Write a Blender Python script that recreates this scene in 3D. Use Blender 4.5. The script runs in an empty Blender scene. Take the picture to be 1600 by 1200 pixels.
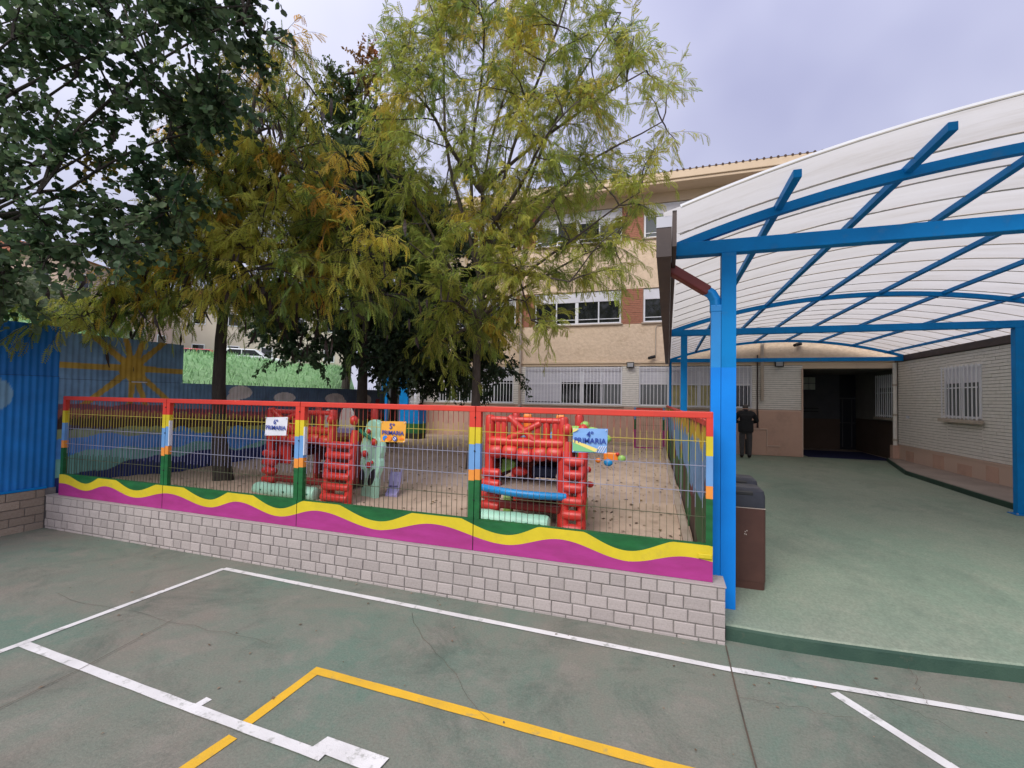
import bpy, bmesh, math, random
import numpy as np
from mathutils import Matrix, Vector
random.seed(7); rng = np.random.default_rng(7)
R_ = math.radians
scene = bpy.context.scene
col = scene.collection

# ------------------------------------------------------------------ camera
FPX, YAW, PITCH, ROLL, CAMH = 718.4, R_(18.73), R_(1.7), R_(1.0), 1.85
_F = Vector((-math.sin(YAW)*math.cos(PITCH), math.cos(YAW)*math.cos(PITCH), math.sin(PITCH)))
_R0 = Vector((math.cos(YAW), math.sin(YAW), 0)); _U0 = _R0.cross(_F)
_R = _R0*math.cos(ROLL) + _U0*math.sin(ROLL); _U = _R.cross(_F)
CAM = Vector((0, 0, CAMH))
cd = bpy.data.cameras.new('camera'); cam = bpy.data.objects.new('camera', cd); col.objects.link(cam)
cd.sensor_width = 36; cd.lens = 36*FPX/1600; cd.clip_start = .05; cd.clip_end = 2000
cam.matrix_world = Matrix(((_R.x, _U.x, -_F.x, 0), (_R.y, _U.y, -_F.y, 0), (_R.z, _U.z, -_F.z, CAMH), (0, 0, 0, 1)))
scene.camera = cam
def Pd(px, py, d):
    """photo pixel and distance along the view axis -> world point"""
    return CAM + (_F + _R*((px-800)/FPX) - _U*((py-600)/FPX))*d
def Pz(px, py, z):
    v = _F + _R*((px-800)/FPX) - _U*((py-600)/FPX); return CAM + v*((z-CAMH)/v.z)
def Py(px, py, y):
    v = _F + _R*((px-800)/FPX) - _U*((py-600)/FPX); return CAM + v*(y/v.y)

# ------------------------------------------------------------------ sky, sun, exposure
SUN_EL, SUN_AZ = R_(43), R_(196)          # azimuth clockwise from +Y: behind the viewer
w = bpy.data.worlds.new('World'); scene.world = w; w.use_nodes = True
nt = w.node_tree; nt.nodes.clear()
N = nt.nodes.new; Lk = nt.links.new
out = N('ShaderNodeOutputWorld'); mix = N('ShaderNodeMixShader'); b1 = N('ShaderNodeBackground'); b2 = N('ShaderNodeBackground')
sky = N('ShaderNodeTexSky'); sky.sky_type = 'NISHITA'; sky.sun_disc = False
sky.sun_elevation = SUN_EL; sky.sun_rotation = SUN_AZ; sky.air_density = 1; sky.dust_density = 2
b1.inputs['Strength'].default_value = .09
tc = N('ShaderNodeTexCoord'); noi = N('ShaderNodeTexNoise'); noi.inputs['Scale'].default_value = 1.3; noi.inputs['Detail'].default_value = 4
cr = N('ShaderNodeValToRGB'); cr.color_ramp.elements[0].position = .3; cr.color_ramp.elements[1].position = .75
cr.color_ramp.elements[0].color = (.225, .23, .335, 1); cr.color_ramp.elements[1].color = (.53, .533, .61, 1)
# overcast sky: brighter towards the zenith
sx = N('ShaderNodeSeparateXYZ'); Lk(tc.outputs['Generated'], sx.inputs[0])
mu = N('ShaderNodeMath'); mu.operation = 'MULTIPLY'; Lk(sx.outputs['Z'], mu.inputs[0]); Lk(sx.outputs['Z'], mu.inputs[1])
ma = N('ShaderNodeMath'); ma.operation = 'MULTIPLY_ADD'; ma.inputs[1].default_value = .7; ma.inputs[2].default_value = 1; Lk(mu.outputs[0], ma.inputs[0]); Lk(ma.outputs[0], b2.inputs['Strength'])
mix.inputs[0].default_value = .90
cmap = N('ShaderNodeMapping'); cmap.inputs['Location'].default_value = (.0224, 4.8208, 2.7052); Lk(tc.outputs['Generated'], cmap.inputs[0]); Lk(cmap.outputs[0], noi.inputs['Vector']); Lk(noi.outputs['Fac'], cr.inputs[0]); Lk(cr.outputs[0], b2.inputs['Color'])
Lk(sky.outputs[0], b1.inputs['Color']); Lk(b1.outputs[0], mix.inputs[1]); Lk(b2.outputs[0], mix.inputs[2]); Lk(mix.outputs[0], out.inputs[0])
sd = bpy.data.lights.new('sun', 'SUN'); sd.energy = 1.5; sd.angle = R_(35); sd.color = (1, .96, .9)
so = bpy.data.objects.new('sun', sd); col.objects.link(so); so.location = (0, -5, 20)
sdir = Vector((math.sin(SUN_AZ)*math.cos(SUN_EL), math.cos(SUN_AZ)*math.cos(SUN_EL), math.sin(SUN_EL)))
so.rotation_euler = sdir.to_track_quat('Z', 'Y').to_euler()
vs = scene.view_settings; vs.view_transform = 'Standard'; vs.look = 'None'; vs.exposure = .95; vs.gamma = 1

# ------------------------------------------------------------------ materials
def mat(name, c, c2=None, scale=3, rough=.7, bump=0, bscale=60, metal=0, spec=.4, detail=6, lo=.35, hi=.65, objrand=0, dirt=None, dscale=1.2, dlo=.5, dhi=.75, damt=.6, stretch=None, attr=False, trans=0, coords='Object'):
    m = bpy.data.materials.new(name); m.use_nodes = True; t = m.node_tree; n = t.nodes.new; l = t.links.new
    p = t.nodes['Principled BSDF']; o = t.nodes['Material Output']
    p.inputs['Roughness'].default_value = rough; p.inputs['Metallic'].default_value = metal; p.inputs['Specular IOR Level'].default_value = spec
    tc = n('ShaderNodeTexCoord'); vec = tc.outputs[coords]
    if stretch:
        mp = n('ShaderNodeMapping'); mp.inputs['Scale'].default_value = stretch; l(vec, mp.inputs[0]); vec = mp.outputs[0]
    cur = None
    if attr:
        a = n('ShaderNodeVertexColor'); a.layer_name = 'Col'; cur = a.outputs[0]
        if c2 is not None:
            nz = n('ShaderNodeTexNoise'); nz.inputs['Scale'].default_value = scale; nz.inputs['Detail'].default_value = detail; l(vec, nz.inputs['Vector'])
            mr = n('ShaderNodeMapRange'); mr.inputs[1].default_value = .3; mr.inputs[2].default_value = .7; mr.inputs[3].default_value = .72; mr.inputs[4].default_value = 1.1
            l(nz.outputs['Fac'], mr.inputs[0]); mx = n('ShaderNodeMix'); mx.data_type = 'RGBA'; mx.blend_type = 'MULTIPLY'; mx.inputs[0].default_value = 1
            l(cur, mx.inputs[6]); l(mr.outputs[0], mx.inputs[7]); cur = mx.outputs[2]
    else:
        rgb = n('ShaderNodeRGB'); rgb.outputs[0].default_value = (*c, 1); cur = rgb.outputs[0]
        if c2 is not None:
            nz = n('ShaderNodeTexNoise'); nz.inputs['Scale'].default_value = scale; nz.inputs['Detail'].default_value = detail; nz.inputs['Roughness'].default_value = .6; l(vec, nz.inputs['Vector'])
            r = n('ShaderNodeMapRange'); r.inputs[1].default_value = lo; r.inputs[2].default_value = hi; l(nz.outputs['Fac'], r.inputs[0])
            mx = n('ShaderNodeMix'); mx.data_type = 'RGBA'; l(r.outputs[0], mx.inputs[0]); l(cur, mx.inputs[6]); mx.inputs[7].default_value = (*c2, 1); cur = mx.outputs[2]
    if dirt is not None:
        nz = n('ShaderNodeTexNoise'); nz.inputs['Scale'].default_value = dscale; nz.inputs['Detail'].default_value = 9; nz.inputs['Roughness'].default_value = .68; l(vec, nz.inputs['Vector'])
        r = n('ShaderNodeMapRange'); r.inputs[1].default_value = dlo; r.inputs[2].default_value = dhi; r.inputs[4].default_value = damt; l(nz.outputs['Fac'], r.inputs[0])
        mx = n('ShaderNodeMix'); mx.data_type = 'RGBA'; l(r.outputs[0], mx.inputs[0]); l(cur, mx.inputs[6]); mx.inputs[7].default_value = (*dirt, 1); cur = mx.outputs[2]
    if objrand:
        oi = n('ShaderNodeObjectInfo'); r = n('ShaderNodeMapRange'); r.inputs[3].default_value = 1-objrand; r.inputs[4].default_value = 1+objrand*.5
        l(oi.outputs['Random'], r.inputs[0]); mx = n('ShaderNodeMix'); mx.data_type = 'RGBA'; mx.blend_type = 'MULTIPLY'; mx.inputs[0].default_value = 1
        l(cur, mx.inputs[6]); l(r.outputs[0], mx.inputs[7]); cur = mx.outputs[2]
    l(cur, p.inputs['Base Color'])
    if bump:
        nz = n('ShaderNodeTexNoise'); nz.inputs['Scale'].default_value = bscale; nz.inputs['Detail'].default_value = 4; l(vec, nz.inputs['Vector'])
        b = n('ShaderNodeBump'); b.inputs['Strength'].default_value = bump; b.inputs['Distance'].default_value = .02; l(nz.outputs['Fac'], b.inputs['Height']); l(b.outputs[0], p.inputs['Normal'])
    if trans:
        tr = n('ShaderNodeBsdfTranslucent'); l(cur, tr.inputs['Color']); ms = n('ShaderNodeMixShader'); ms.inputs[0].default_value = trans
        l(p.outputs[0], ms.inputs[1]); l(tr.outputs[0], ms.inputs[2]); l(ms.outputs[0], o.inputs['Surface'])
    return m
def glass(name, c, rough=.05):
    m = mat(name, c, rough=rough, spec=.6); return m
BLUE = (.003, .22, .58)
M = dict(
 court=mat('court paint', (.125, .152, .132), (.205, .172, .152), 1.5, .85, .35, 220, detail=12, lo=.4, hi=.64, dirt=(.06, .068, .06), dscale=.8, dlo=.5, dhi=.8, damt=.75, spec=.2),
 patio=mat('patio paint', (.175, .235, .185), (.23, .25, .2), 1.1, .72, .25, 150, detail=8, dirt=(.12, .16, .13), dscale=.8, damt=.55, spec=.25, stretch=(1, .35, 1)),
 patio_edge=mat('patio edge paint', (.018, .05, .034), (.035, .075, .05), 3, .7, .2, 90, dirt=(.12, .1, .07), dscale=5, dlo=.58, damt=.5),
 earth=mat('earth', (.16, .14, .11), (.1, .11, .07), .3, .95, .3, 20),
 white_line=mat('white line paint', (.72, .7, .69), (.6, .58, .57), 4, .7, .15, 120, dirt=(.3, .3, .27), dscale=11, dlo=.54, dhi=.64, damt=.75),
 yellow_line=mat('yellow line paint', (.74, .42, .025), (.62, .36, .03), 4, .7, .15, 120, dirt=(.36, .27, .1), dscale=11, dlo=.56, dhi=.66, damt=.7),
 seam=mat('seam', (.035, .04, .035), (.14, .09, .06), 2.5, .95),
 sand=mat('sand', (.54, .41, .31), (.41, .305, .23), 1.3, .98, .8, 28, detail=10, dirt=(.24, .175, .13), dscale=3.2, dlo=.55, dhi=.72, damt=.6, spec=.1),
 block=mat('split block', (.53, .465, .445), (.44, .385, .365), 14, .92, .5, 110, objrand=.14, coords='Generated', dirt=(.3, .25, .22), dscale=5, dlo=.5, dhi=.75, damt=.6, spec=.2),
 mortar=mat('mortar', (.27, .25, .235), (.17, .15, .14), 8, .95, .4, 120),
 blockL=mat('tan block', (.42, .34, .27), (.34, .26, .2), 9, .92, .4, 90, objrand=.15, coords='Generated', dirt=(.2, .13, .08), dscale=6, damt=.6),
 blue=mat('blue steel paint', BLUE, (.003, .18, .48), 3, .55, .03, 40, dirt=(.07, .2, .38), dscale=6, dlo=.58, dhi=.74, damt=.5, spec=.15),
 bluewall=mat('blue wall paint', (1, 1, 1), (1, 1, 1), 2.5, .55, .04, 40, attr=True),
 mural=mat('mural paint', (1, 1, 1), (1, 1, 1), 5, .65, .05, 60, attr=True),
 red=mat('red paint', (.66, .05, .03), (.56, .045, .03), 5, .5, .05, 60, dirt=(.7, .45, .4), dscale=26, dlo=.68, dhi=.72, damt=.7),
 yellow=mat('yellow paint', (.67, .52, .022), (.58, .46, .02), 5, .5, .04, 60, dirt=(.46, .36, .05), dscale=7, dlo=.54, damt=.55),
 lblue=mat('light blue paint', (.15, .33, .62), (.13, .28, .54), 5, .5, .04, 60),
 orange=mat('orange paint', (.8, .29, .05), (.7, .25, .04), 5, .5, .04, 60),
 green=mat('green paint', (.01, .13, .032), (.006, .085, .022), 5, .6, .08, 60, dirt=(.03, .12, .06), dscale=7, damt=.5, stretch=(1, 1, 3)),
 magenta=mat('magenta paint', (.39, .035, .23), (.33, .028, .18), 3, .55, .08, 50, dirt=(.27, .03, .15), dscale=5, dlo=.52, damt=.6, stretch=(1, 1, 4)),
 wire_red=mat('red wire', (.36, .06, .045), rough=.5), wire_yel=mat('yellow wire', (.45, .36, .06), rough=.5),
 wire_blu=mat('pale blue wire', (.25, .25, .33), rough=.5), wire_grn=mat('dark green wire', (.07, .075, .04), rough=.5),
 plred=mat('red plastic', (.62, .04, .028), (.5, .035, .03), 4, .38, .03, 30, dirt=(.45, .12, .1), dscale=6, dlo=.6, damt=.45, spec=.5),
 pldark=mat('dark red plastic', (.23, .02, .018), (.17, .016, .015), 4, .45, .03, 30),
 plmint=mat('mint plastic', (.42, .75, .56), (.36, .66, .5), 4, .42, .03, 30, dirt=(.3, .4, .3), dscale=5, dlo=.6, damt=.4, spec=.5),
 plgreen=mat('dark green plastic', (.012, .16, .09), rough=.4, spec=.5), pllime=mat('lime plastic', (.3, .55, .12), (.26, .47, .1), 4, rough=.42, spec=.5),
 plcream=mat('cream plastic', (.8, .72, .62), (.72, .63, .54), 4, rough=.45), pllilac=mat('lilac plastic', (.4, .36, .6), (.33, .3, .5), 4, rough=.45),
 plblue=mat('blue plastic', (.01, .27, .62), (.01, .22, .5), 4, rough=.35, spec=.5), plorange=mat('orange plastic', (.85, .22, .02), rough=.4, spec=.5),
 plblack=mat('dark plastic', (.012, .013, .018), (.02, .02, .025), 5, .45, spec=.4), plnavy=mat('navy plastic', (.012, .02, .07), rough=.4),
 cardboard=mat('grey board', (.35, .27, .22), (.3, .23, .19), 8, .8),
 bin=mat('brown bin', (.085, .038, .028), (.068, .03, .023), 6, .5, .12, 240, spec=.35), binlid=mat('black lid', (.02, .022, .032), (.03, .032, .042), 8, .42, .05, 200, spec=.4),
 emblem=mat('pale emblem', (.45, .38, .33), rough=.6),
 bark=mat('bark', (.11, .085, .07), (.06, .048, .04), 6, .95, .9, 35, stretch=(3, 3, .6), dirt=(.16, .15, .13), dscale=5, damt=.5),
 barkdark=mat('dark bark', (.035, .028, .025), (.06, .05, .04), 6, .95, .8, 35, stretch=(3, 3, .6)),
 leaf=mat('leaf', (1, 1, 1), rough=.55, attr=True, trans=.55, spec=.15), leafd=mat('waxy leaf', (1, 1, 1), rough=.55, attr=True, trans=.36, spec=.15),
 pod=mat('seed pod', (.022, .014, .012), (.04, .02, .015), 8, .6),
 litter=mat('fallen leaf', (1, 1, 1), rough=.9, attr=True), grass=mat('grass blade', (1, 1, 1), rough=.8, attr=True, trans=.3),
 bank=mat('bank turf', (.2, .38, .16), (.28, .46, .22), 2, .95, .4, 20),
 plaster=mat('beige plaster', (.72, .56, .41), (.65, .5, .36), 7, .92, 1.0, 11, detail=8, lo=.42, hi=.6, dirt=(.5, .37, .25), dscale=2.4, dlo=.54, dhi=.72, damt=.55, spec=.15),
 plaster2=mat('smooth beige plaster', (.7, .545, .39), (.63, .49, .345), 1.0, .9, .15, 60, dirt=(.4, .28, .18), dscale=1.3, dlo=.6, damt=.4, spec=.15),
 dado=mat('pink dado plaster', (.58, .375, .285), (.53, .34, .26), 1.6, .88, .2, 50, dirt=(.34, .24, .19), dscale=2.2, dlo=.52, damt=.6, spec=.2),
 dadotrim=mat('pale pink trim', (.58, .42, .33), rough=.85),
 wbrick=mat('white painted brick', (.8, .755, .69), (.73, .69, .62), 9, .8, .4, 70, dirt=(.55, .5, .43), dscale=3, dlo=.58, damt=.5),
 wmortar=mat('painted joint', (.3, .27, .22), (.22, .2, .17), 9, .9),
 rbrick=mat('red facing brick', (.42, .19, .12), (.34, .14, .09), 18, .88, .3, 80, dirt=(.5, .3, .2), dscale=30, dlo=.6, damt=.5), rmortar=mat('pale joint', (.36, .26, .2), rough=.95),
 wframe=mat('white aluminium', (.76, .76, .79), (.7, .7, .74), 3, .4, spec=.4), shutter=mat('white roller blind', (.68, .67, .72), (.62, .61, .66), 2, .6),
 bars=mat('white bar paint', (.78, .77, .79), rough=.45), pane=glass('dark window glass', (.012, .014, .015)), pane2=glass('grey window glass', (.11, .12, .12), .12),
 curtain=mat('yellow curtain', (.55, .48, .22), (.4, .36, .2), 3, .8), sill=mat('stone sill', (.5, .42, .34), (.42, .35, .28), 4, .85, .15, 60),
 tile=mat('roof tile', (.12, .07, .05), (.08, .05, .04), 5, .9), dark=mat('interior dark wall', (.1, .1, .105), (.08, .08, .085), 2, .9), shade_dado=mat('dado darkened for shade', (.12, .08, .06), (.1, .07, .05), 2, .9),  # the passage dado has the entrance shade put into its brown
 door=mat('dark door', (.012, .013, .02), rough=.35), mats=mat('blue mat', (.008, .012, .07), (.006, .01, .05), 30, .95),
 poly=mat('polycarbonate sheet', (.68, .655, .635), (.62, .59, .56), 1.4, .5, .03, 30, dirt=(.42, .37, .3), dscale=2.0, dlo=.53, dhi=.8, damt=.55, trans=.68, spec=.2, stretch=(.5, 3, 1)),
 polyseam=mat('grimy seam', (.5, .46, .41), (.33, .3, .26), 2.5, .8), gutter=mat('brown gutter', (.045, .03, .027), (.07, .045, .038), 4, .5, dirt=(.1, .08, .07), dscale=5, damt=.4), steel=mat('galvanised cap', (.4, .4, .44), rough=.5, metal=.3),
 pipered=mat('oxide red pipe', (.19, .035, .03), (.15, .03, .026), 5, .5), pipeb=mat('blue pipe', (.008, .26, .68), (.008, .23, .6), 4, .4, spec=.5),
 jacket=mat('black jacket', (.012, .012, .014), (.018, .018, .02), 20, .85, .3, 60), trouser=mat('grey trousers', (.075, .07, .072), (.055, .05, .052), 20, .9, .3, 60), shoe=mat('shoe', (.01, .01, .01), rough=.5),
 skin=mat('skin', (.5, .3, .22), rough=.6), hair=mat('grey hair', (.12, .105, .1), (.06, .055, .05), 60, .9, .5, 200),
 paperw=mat('white paper', (.7, .7, .76), (.64, .64, .7), 5, .6), papero=mat('orange paper', (.8, .38, .05), (.74, .34, .04), 6, .6), paperb=mat('blue paper', (.22, .42, .76), (.2, .37, .7), 5, .6), paperg=mat('green print', (.2, .5, .22), rough=.6), papery=mat('yellow print', (.8, .66, .2), rough=.6), ink=mat('navy ink', (.02, .05, .3), rough=.6), inko=mat('orange print', (.85, .2, .02), rough=.6), inkb=mat('blue print', (.03, .2, .62), rough=.6),
 lampglass=mat('lamp glass', (.4, .4, .4), rough=.2), black=mat('black fitting', (.015, .015, .015), rough=.5),
 concrete=mat('pavement concrete', (.33, .27, .23), (.27, .22, .19), 1.6, .92, .3, 70, dirt=(.2, .16, .13), dscale=2, damt=.5), kerb=mat('sand kerb', (.42, .34, .27), (.33, .26, .2), 3, .9, .3, 60),
 carw=mat('white car paint', (.75, .75, .78), rough=.25, spec=.6), carr=mat('red car paint', (.45, .03, .03), rough=.25, spec=.6), tyre=mat('tyre', (.015, .015, .015), rough=.9), rim=mat('rim', (.4, .4, .42), rough=.35, metal=.8),
 farpink=mat('pink render', (.52, .36, .31), (.46, .32, .28), .5, .9), farbeige=mat('beige render', (.58, .5, .42), (.52, .44, .37), .5, .9), farred=mat('terracotta roof', (.42, .15, .1), (.34, .12, .08), 2, .9),
 glassblock=mat('lit glass block', (.5, .55, .45), rough=.3),
)

def ground_mat(name, green, brown, dark, wear, k=1.0, stretch=(1, 1, 1)):
    m = bpy.data.materials.new(name); m.use_nodes = True; t = m.node_tree; n = t.nodes.new; l = t.links.new; p = t.nodes['Principled BSDF']
    p.inputs['Roughness'].default_value = .8; p.inputs['Specular IOR Level'].default_value = .22
    tc = n('ShaderNodeTexCoord'); mp = n('ShaderNodeMapping'); mp.inputs['Scale'].default_value = stretch; l(tc.outputs['Object'], mp.inputs[0])
    def nz(scale, det, ro, lo, hi, a=0, b=1, dist=0):
        x = n('ShaderNodeTexNoise'); x.inputs['Scale'].default_value = scale; x.inputs['Detail'].default_value = det; x.inputs['Roughness'].default_value = ro; x.inputs['Distortion'].default_value = dist; l(mp.outputs[0], x.inputs['Vector'])
        q = n('ShaderNodeMapRange'); q.inputs[1].default_value = lo; q.inputs[2].default_value = hi; q.inputs[3].default_value = a; q.inputs[4].default_value = b; l(x.outputs['Fac'], q.inputs[0]); return q.outputs[0]
    def mixn(f, a, b, mode='MIX'):
        x = n('ShaderNodeMix'); x.data_type = 'RGBA'; x.blend_type = mode
        if isinstance(f, float): x.inputs[0].default_value = f
        else: l(f, x.inputs[0])
        for i, v in ((6, a), (7, b)):
            if isinstance(v, tuple): x.inputs[i].default_value = (*v, 1)
            else: l(v, x.inputs[i])
        return x.outputs[2]
    c = mixn(nz(.55, 12, .72, .38, .62, dist=.4), green, brown)
    c = mixn(nz(2.6, 12, .75, .5, .72, 0, .75, .3), c, wear)
    c = mixn(nz(1.1, 14, .78, .5, .7, 0, .75, .6), c, dark)
    c = mixn(nz(9, 8, .75, .52, .72, 0, .45), c, brown)
    c = mixn(1.0, c, nz(70, 5, .7, .25, .75, .74, 1.2), 'MULTIPLY')
    c = mixn(nz(38, 2, .5, .7, .76, 0, .55), c, dark)
    l(c, p.inputs['Base Color'])
    b = n('ShaderNodeBump'); b.inputs['Strength'].default_value = .3; b.inputs['Distance'].default_value = .01; l(nz(130, 5, .7, .2, .8), b.inputs['Height']); l(b.outputs[0], p.inputs['Normal'])
    return m
M['court'] = ground_mat('court paint', (.135, .19, .148), (.21, .19, .158), (.075, .095, .078), (.255, .228, .195))
M['patio'] = ground_mat('patio paint', (.21, .28, .21), (.26, .29, .225), (.14, .185, .145), (.31, .325, .255), stretch=(.7, .45, 1))
M['shade_greige'] = mat('passage wall darkened for shade', (.27, .25, .22), (.22, .2, .18), 2, .9)  # passage wall and ceiling tone, darkened so the colour carries the shade inside
M['bluelow'] = mat('fresh blue paint', (.003, .23, .76), (.003, .2, .68), 3, .45, .03, 40, spec=.25)

# ------------------------------------------------------------------ mesh helpers
class MB:
    def __init__(s): s.v = []; s.f = []; s.m = []
    def quad(s, a, b, c, d, m=0):
        i = len(s.v); s.v += [tuple(a), tuple(b), tuple(c), tuple(d)]; s.f.append((i, i+1, i+2, i+3)); s.m.append(m)
    def box(s, x0, x1, y0, y1, z0, z1, m=0):
        i = len(s.v); s.v += [(x, y, z) for x in (x0, x1) for y in (y0, y1) for z in (z0, z1)]
        for q in ((0, 1, 3, 2), (4, 6, 7, 5), (0, 4, 5, 1), (2, 3, 7, 6), (0, 2, 6, 4), (1, 5, 7, 3)):
            s.f.append(tuple(i+k for k in q)); s.m.append(m)
        return s
    def obox(s, c, ax, ay, az, m=0):
        c = Vector(c); ax, ay, az = Vector(ax), Vector(ay), Vector(az); i = len(s.v)
        s.v += [tuple(c+ax*a+ay*b+az*d) for a in (-1, 1) for b in (-1, 1) for d in (-1, 1)]
        for q in ((0, 1, 3, 2), (4, 6, 7, 5), (0, 4, 5, 1), (2, 3, 7, 6), (0, 2, 6, 4), (1, 5, 7, 3)):
            s.f.append(tuple(i+k for k in q)); s.m.append(m)
        return s
    def bar(s, p, q, wd, h, m=0, up=(0, 0, 1)):
        p, q = Vector(p), Vector(q); d = q-p; L = d.length; d.normalize(); up = Vector(up)
        sd = d.cross(up)
        if sd.length < 1e-4: sd = d.cross(Vector((1, 0, 0)))
        sd.normalize(); u = sd.cross(d)
        return s.obox((p+q)/2, d*(L/2), sd*(wd/2), u*(h/2), m)
    def tube(s, pts, r, n=8, m=0, cap=True):
        pts = [Vector(p) for p in pts]; k = len(pts)
        rs = r if hasattr(r, '__len__') else [r]*k
        base = len(s.v); ref = None
        for i, p in enumerate(pts):
            d = (pts[min(i+1, k-1)]-pts[max(i-1, 0)])
            if d.length < 1e-7: d = Vector((0, 0, 1))
            d.normalize()
            if ref is None:
                ref = Vector((1, 0, 0)) if abs(d.x) < .8 else Vector((0, 1, 0))
            a = (ref-d*ref.dot(d)).normalized(); ref = a; b = d.cross(a)
            for j in range(n):
                t = 2*math.pi*j/n; s.v.append(tuple(p+a*(math.cos(t)*rs[i])+b*(math.sin(t)*rs[i])))
        for i in range(k-1):
            for j in range(n):
                s.f.append((base+i*n+j, base+i*n+(j+1) % n, base+(i+1)*n+(j+1) % n, base+(i+1)*n+j)); s.m.append(m)
        if cap:
            s.f.append(tuple(base+j for j in reversed(range(n)))); s.m.append(m)
            s.f.append(tuple(base+(k-1)*n+j for j in range(n))); s.m.append(m)
        return s
    def log(s, p, q, r, m=0, n=10):
        """plastic log: a tube with rounded ends"""
        p, q = Vector(p), Vector(q); d = (q-p).normalized()
        L = (q-p).length; e = min(r*.55, L*.2)
        pts = [p, p+d*e*.35, p+d*e]; rr = [r*.55, r*.88, r]
        k = max(2, int(L/.12))
        for i in range(1, k): pts.append(p+d*(e+(L-2*e)*i/k)); rr.append(r*(1+.06*math.sin(i*2.1)))
        pts += [q-d*e, q-d*e*.35, q]; rr += [r, r*.88, r*.55]
        return s.tube(pts, rr, n, m)
    def ball(s, c, r, nu=12, nv=8, m=0):
        c = Vector(c); r = r if hasattr(r, '__len__') else (r, r, r); b = len(s.v)
        s.v.append((c.x, c.y, c.z-r[2]))
        for i in range(1, nv):
            t = -math.pi/2+math.pi*i/nv
            for j in range(nu):
                a = 2*math.pi*j/nu; s.v.append((c.x+r[0]*math.cos(t)*math.cos(a), c.y+r[1]*math.cos(t)*math.sin(a), c.z+r[2]*math.sin(t)))
        s.v.append((c.x, c.y, c.z+r[2])); top = len(s.v)-1
        for j in range(nu): s.f.append((b, b+1+(j+1) % nu, b+1+j)); s.m.append(m)
        for i in range(nv-2):
            for j in range(nu): s.f.append((b+1+i*nu+j, b+1+i*nu+(j+1) % nu, b+1+(i+1)*nu+(j+1) % nu, b+1+(i+1)*nu+j)); s.m.append(m)
        o = b+1+(nv-2)*nu
        for j in range(nu): s.f.append((o+j, o+(j+1) % nu, top)); s.m.append(m)
        return s
    def plate(s, poly, fn, th, m=0):
        """outline poly (u,v) extruded by th; fn(u,v,w)->xyz"""
        b = len(s.v); k = len(poly)
        s.v += [tuple(fn(u, v, 0)) for u, v in poly]+[tuple(fn(u, v, th)) for u, v in poly]
        s.f.append(tuple(range(b, b+k))); s.m.append(m); s.f.append(tuple(range(b+2*k-1, b+k-1, -1))); s.m.append(m)
        for i in range(k): s.f.append((b+i, b+k+i, b+k+(i+1) % k, b+(i+1) % k)); s.m.append(m)
        return s
    def build(s, name, mats, parent=None, smooth=False, bevel=0, seg=2, fix=True):
        me = bpy.data.meshes.new(name); me.from_pydata(s.v, [], s.f)
        mats = mats if isinstance(mats, (list, tuple)) else [mats]
        for m in mats: me.materials.append(M[m] if isinstance(m, str) else m)
        if len(mats) > 1: me.polygons.foreach_set('material_index', s.m)
        if fix:
            bm = bmesh.new(); bm.from_mesh(me); bmesh.ops.recalc_face_normals(bm, faces=bm.faces); bm.to_mesh(me); bm.free()
        if smooth:
            me.polygons.foreach_set('use_smooth', [True]*len(me.polygons))
            try: me.set_sharp_from_angle(angle=R_(40))
            except Exception: pass
        me.update()
        o = link(name, me, parent)
        if bevel:
            bv = o.modifiers.new('bevel', 'BEVEL'); bv.width = bevel; bv.segments = seg; bv.limit_method = 'ANGLE'; bv.angle_limit = R_(50)
        return o
def link(name, me, parent=None):
    o = bpy.data.objects.new(name, me); col.objects.link(o)
    if parent is not None:
        o.parent = parent
        if parent.type == 'EMPTY': o.matrix_parent_inverse = Matrix.Translation(-parent.location)
    return o
def tag(o, label=None, cat=None, group=None, kind=None):
    if label: o['label'] = label
    if cat: o['category'] = cat
    if group: o['group'] = group
    if kind: o['kind'] = kind
    return o
def thing(name, loc, label, cat, group=None):
    o = bpy.data.objects.new(name, None); col.objects.link(o); o.location = loc; o.empty_display_size = .1
    return tag(o, label, cat, group)
def colour_mesh(name, V, F, C, m, parent=None, smooth=False):
    """numpy verts (n,3), faces (p,k), point colours (n,3)"""
    me = bpy.data.meshes.new(name); V = np.asarray(V, np.float32); F = np.asarray(F, np.int32); p, k = F.shape
    me.vertices.add(len(V)); me.vertices.foreach_set('co', V.ravel())
    me.loops.add(p*k); me.loops.foreach_set('vertex_index', F.ravel())
    me.polygons.add(p); me.polygons.foreach_set('loop_start', np.arange(0, p*k, k, dtype=np.int32))
    if smooth: me.polygons.foreach_set('use_smooth', np.ones(p, bool))
    me.update(calc_edges=True)
    if C is not None:
        a = me.color_attributes.new('Col', 'FLOAT_COLOR', 'POINT'); cc = np.ones((len(V), 4), np.float32); cc[:, :3] = C; a.data.foreach_set('color', cc.ravel())
    me.materials.append(M[m]); return link(name, me, parent)

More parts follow.
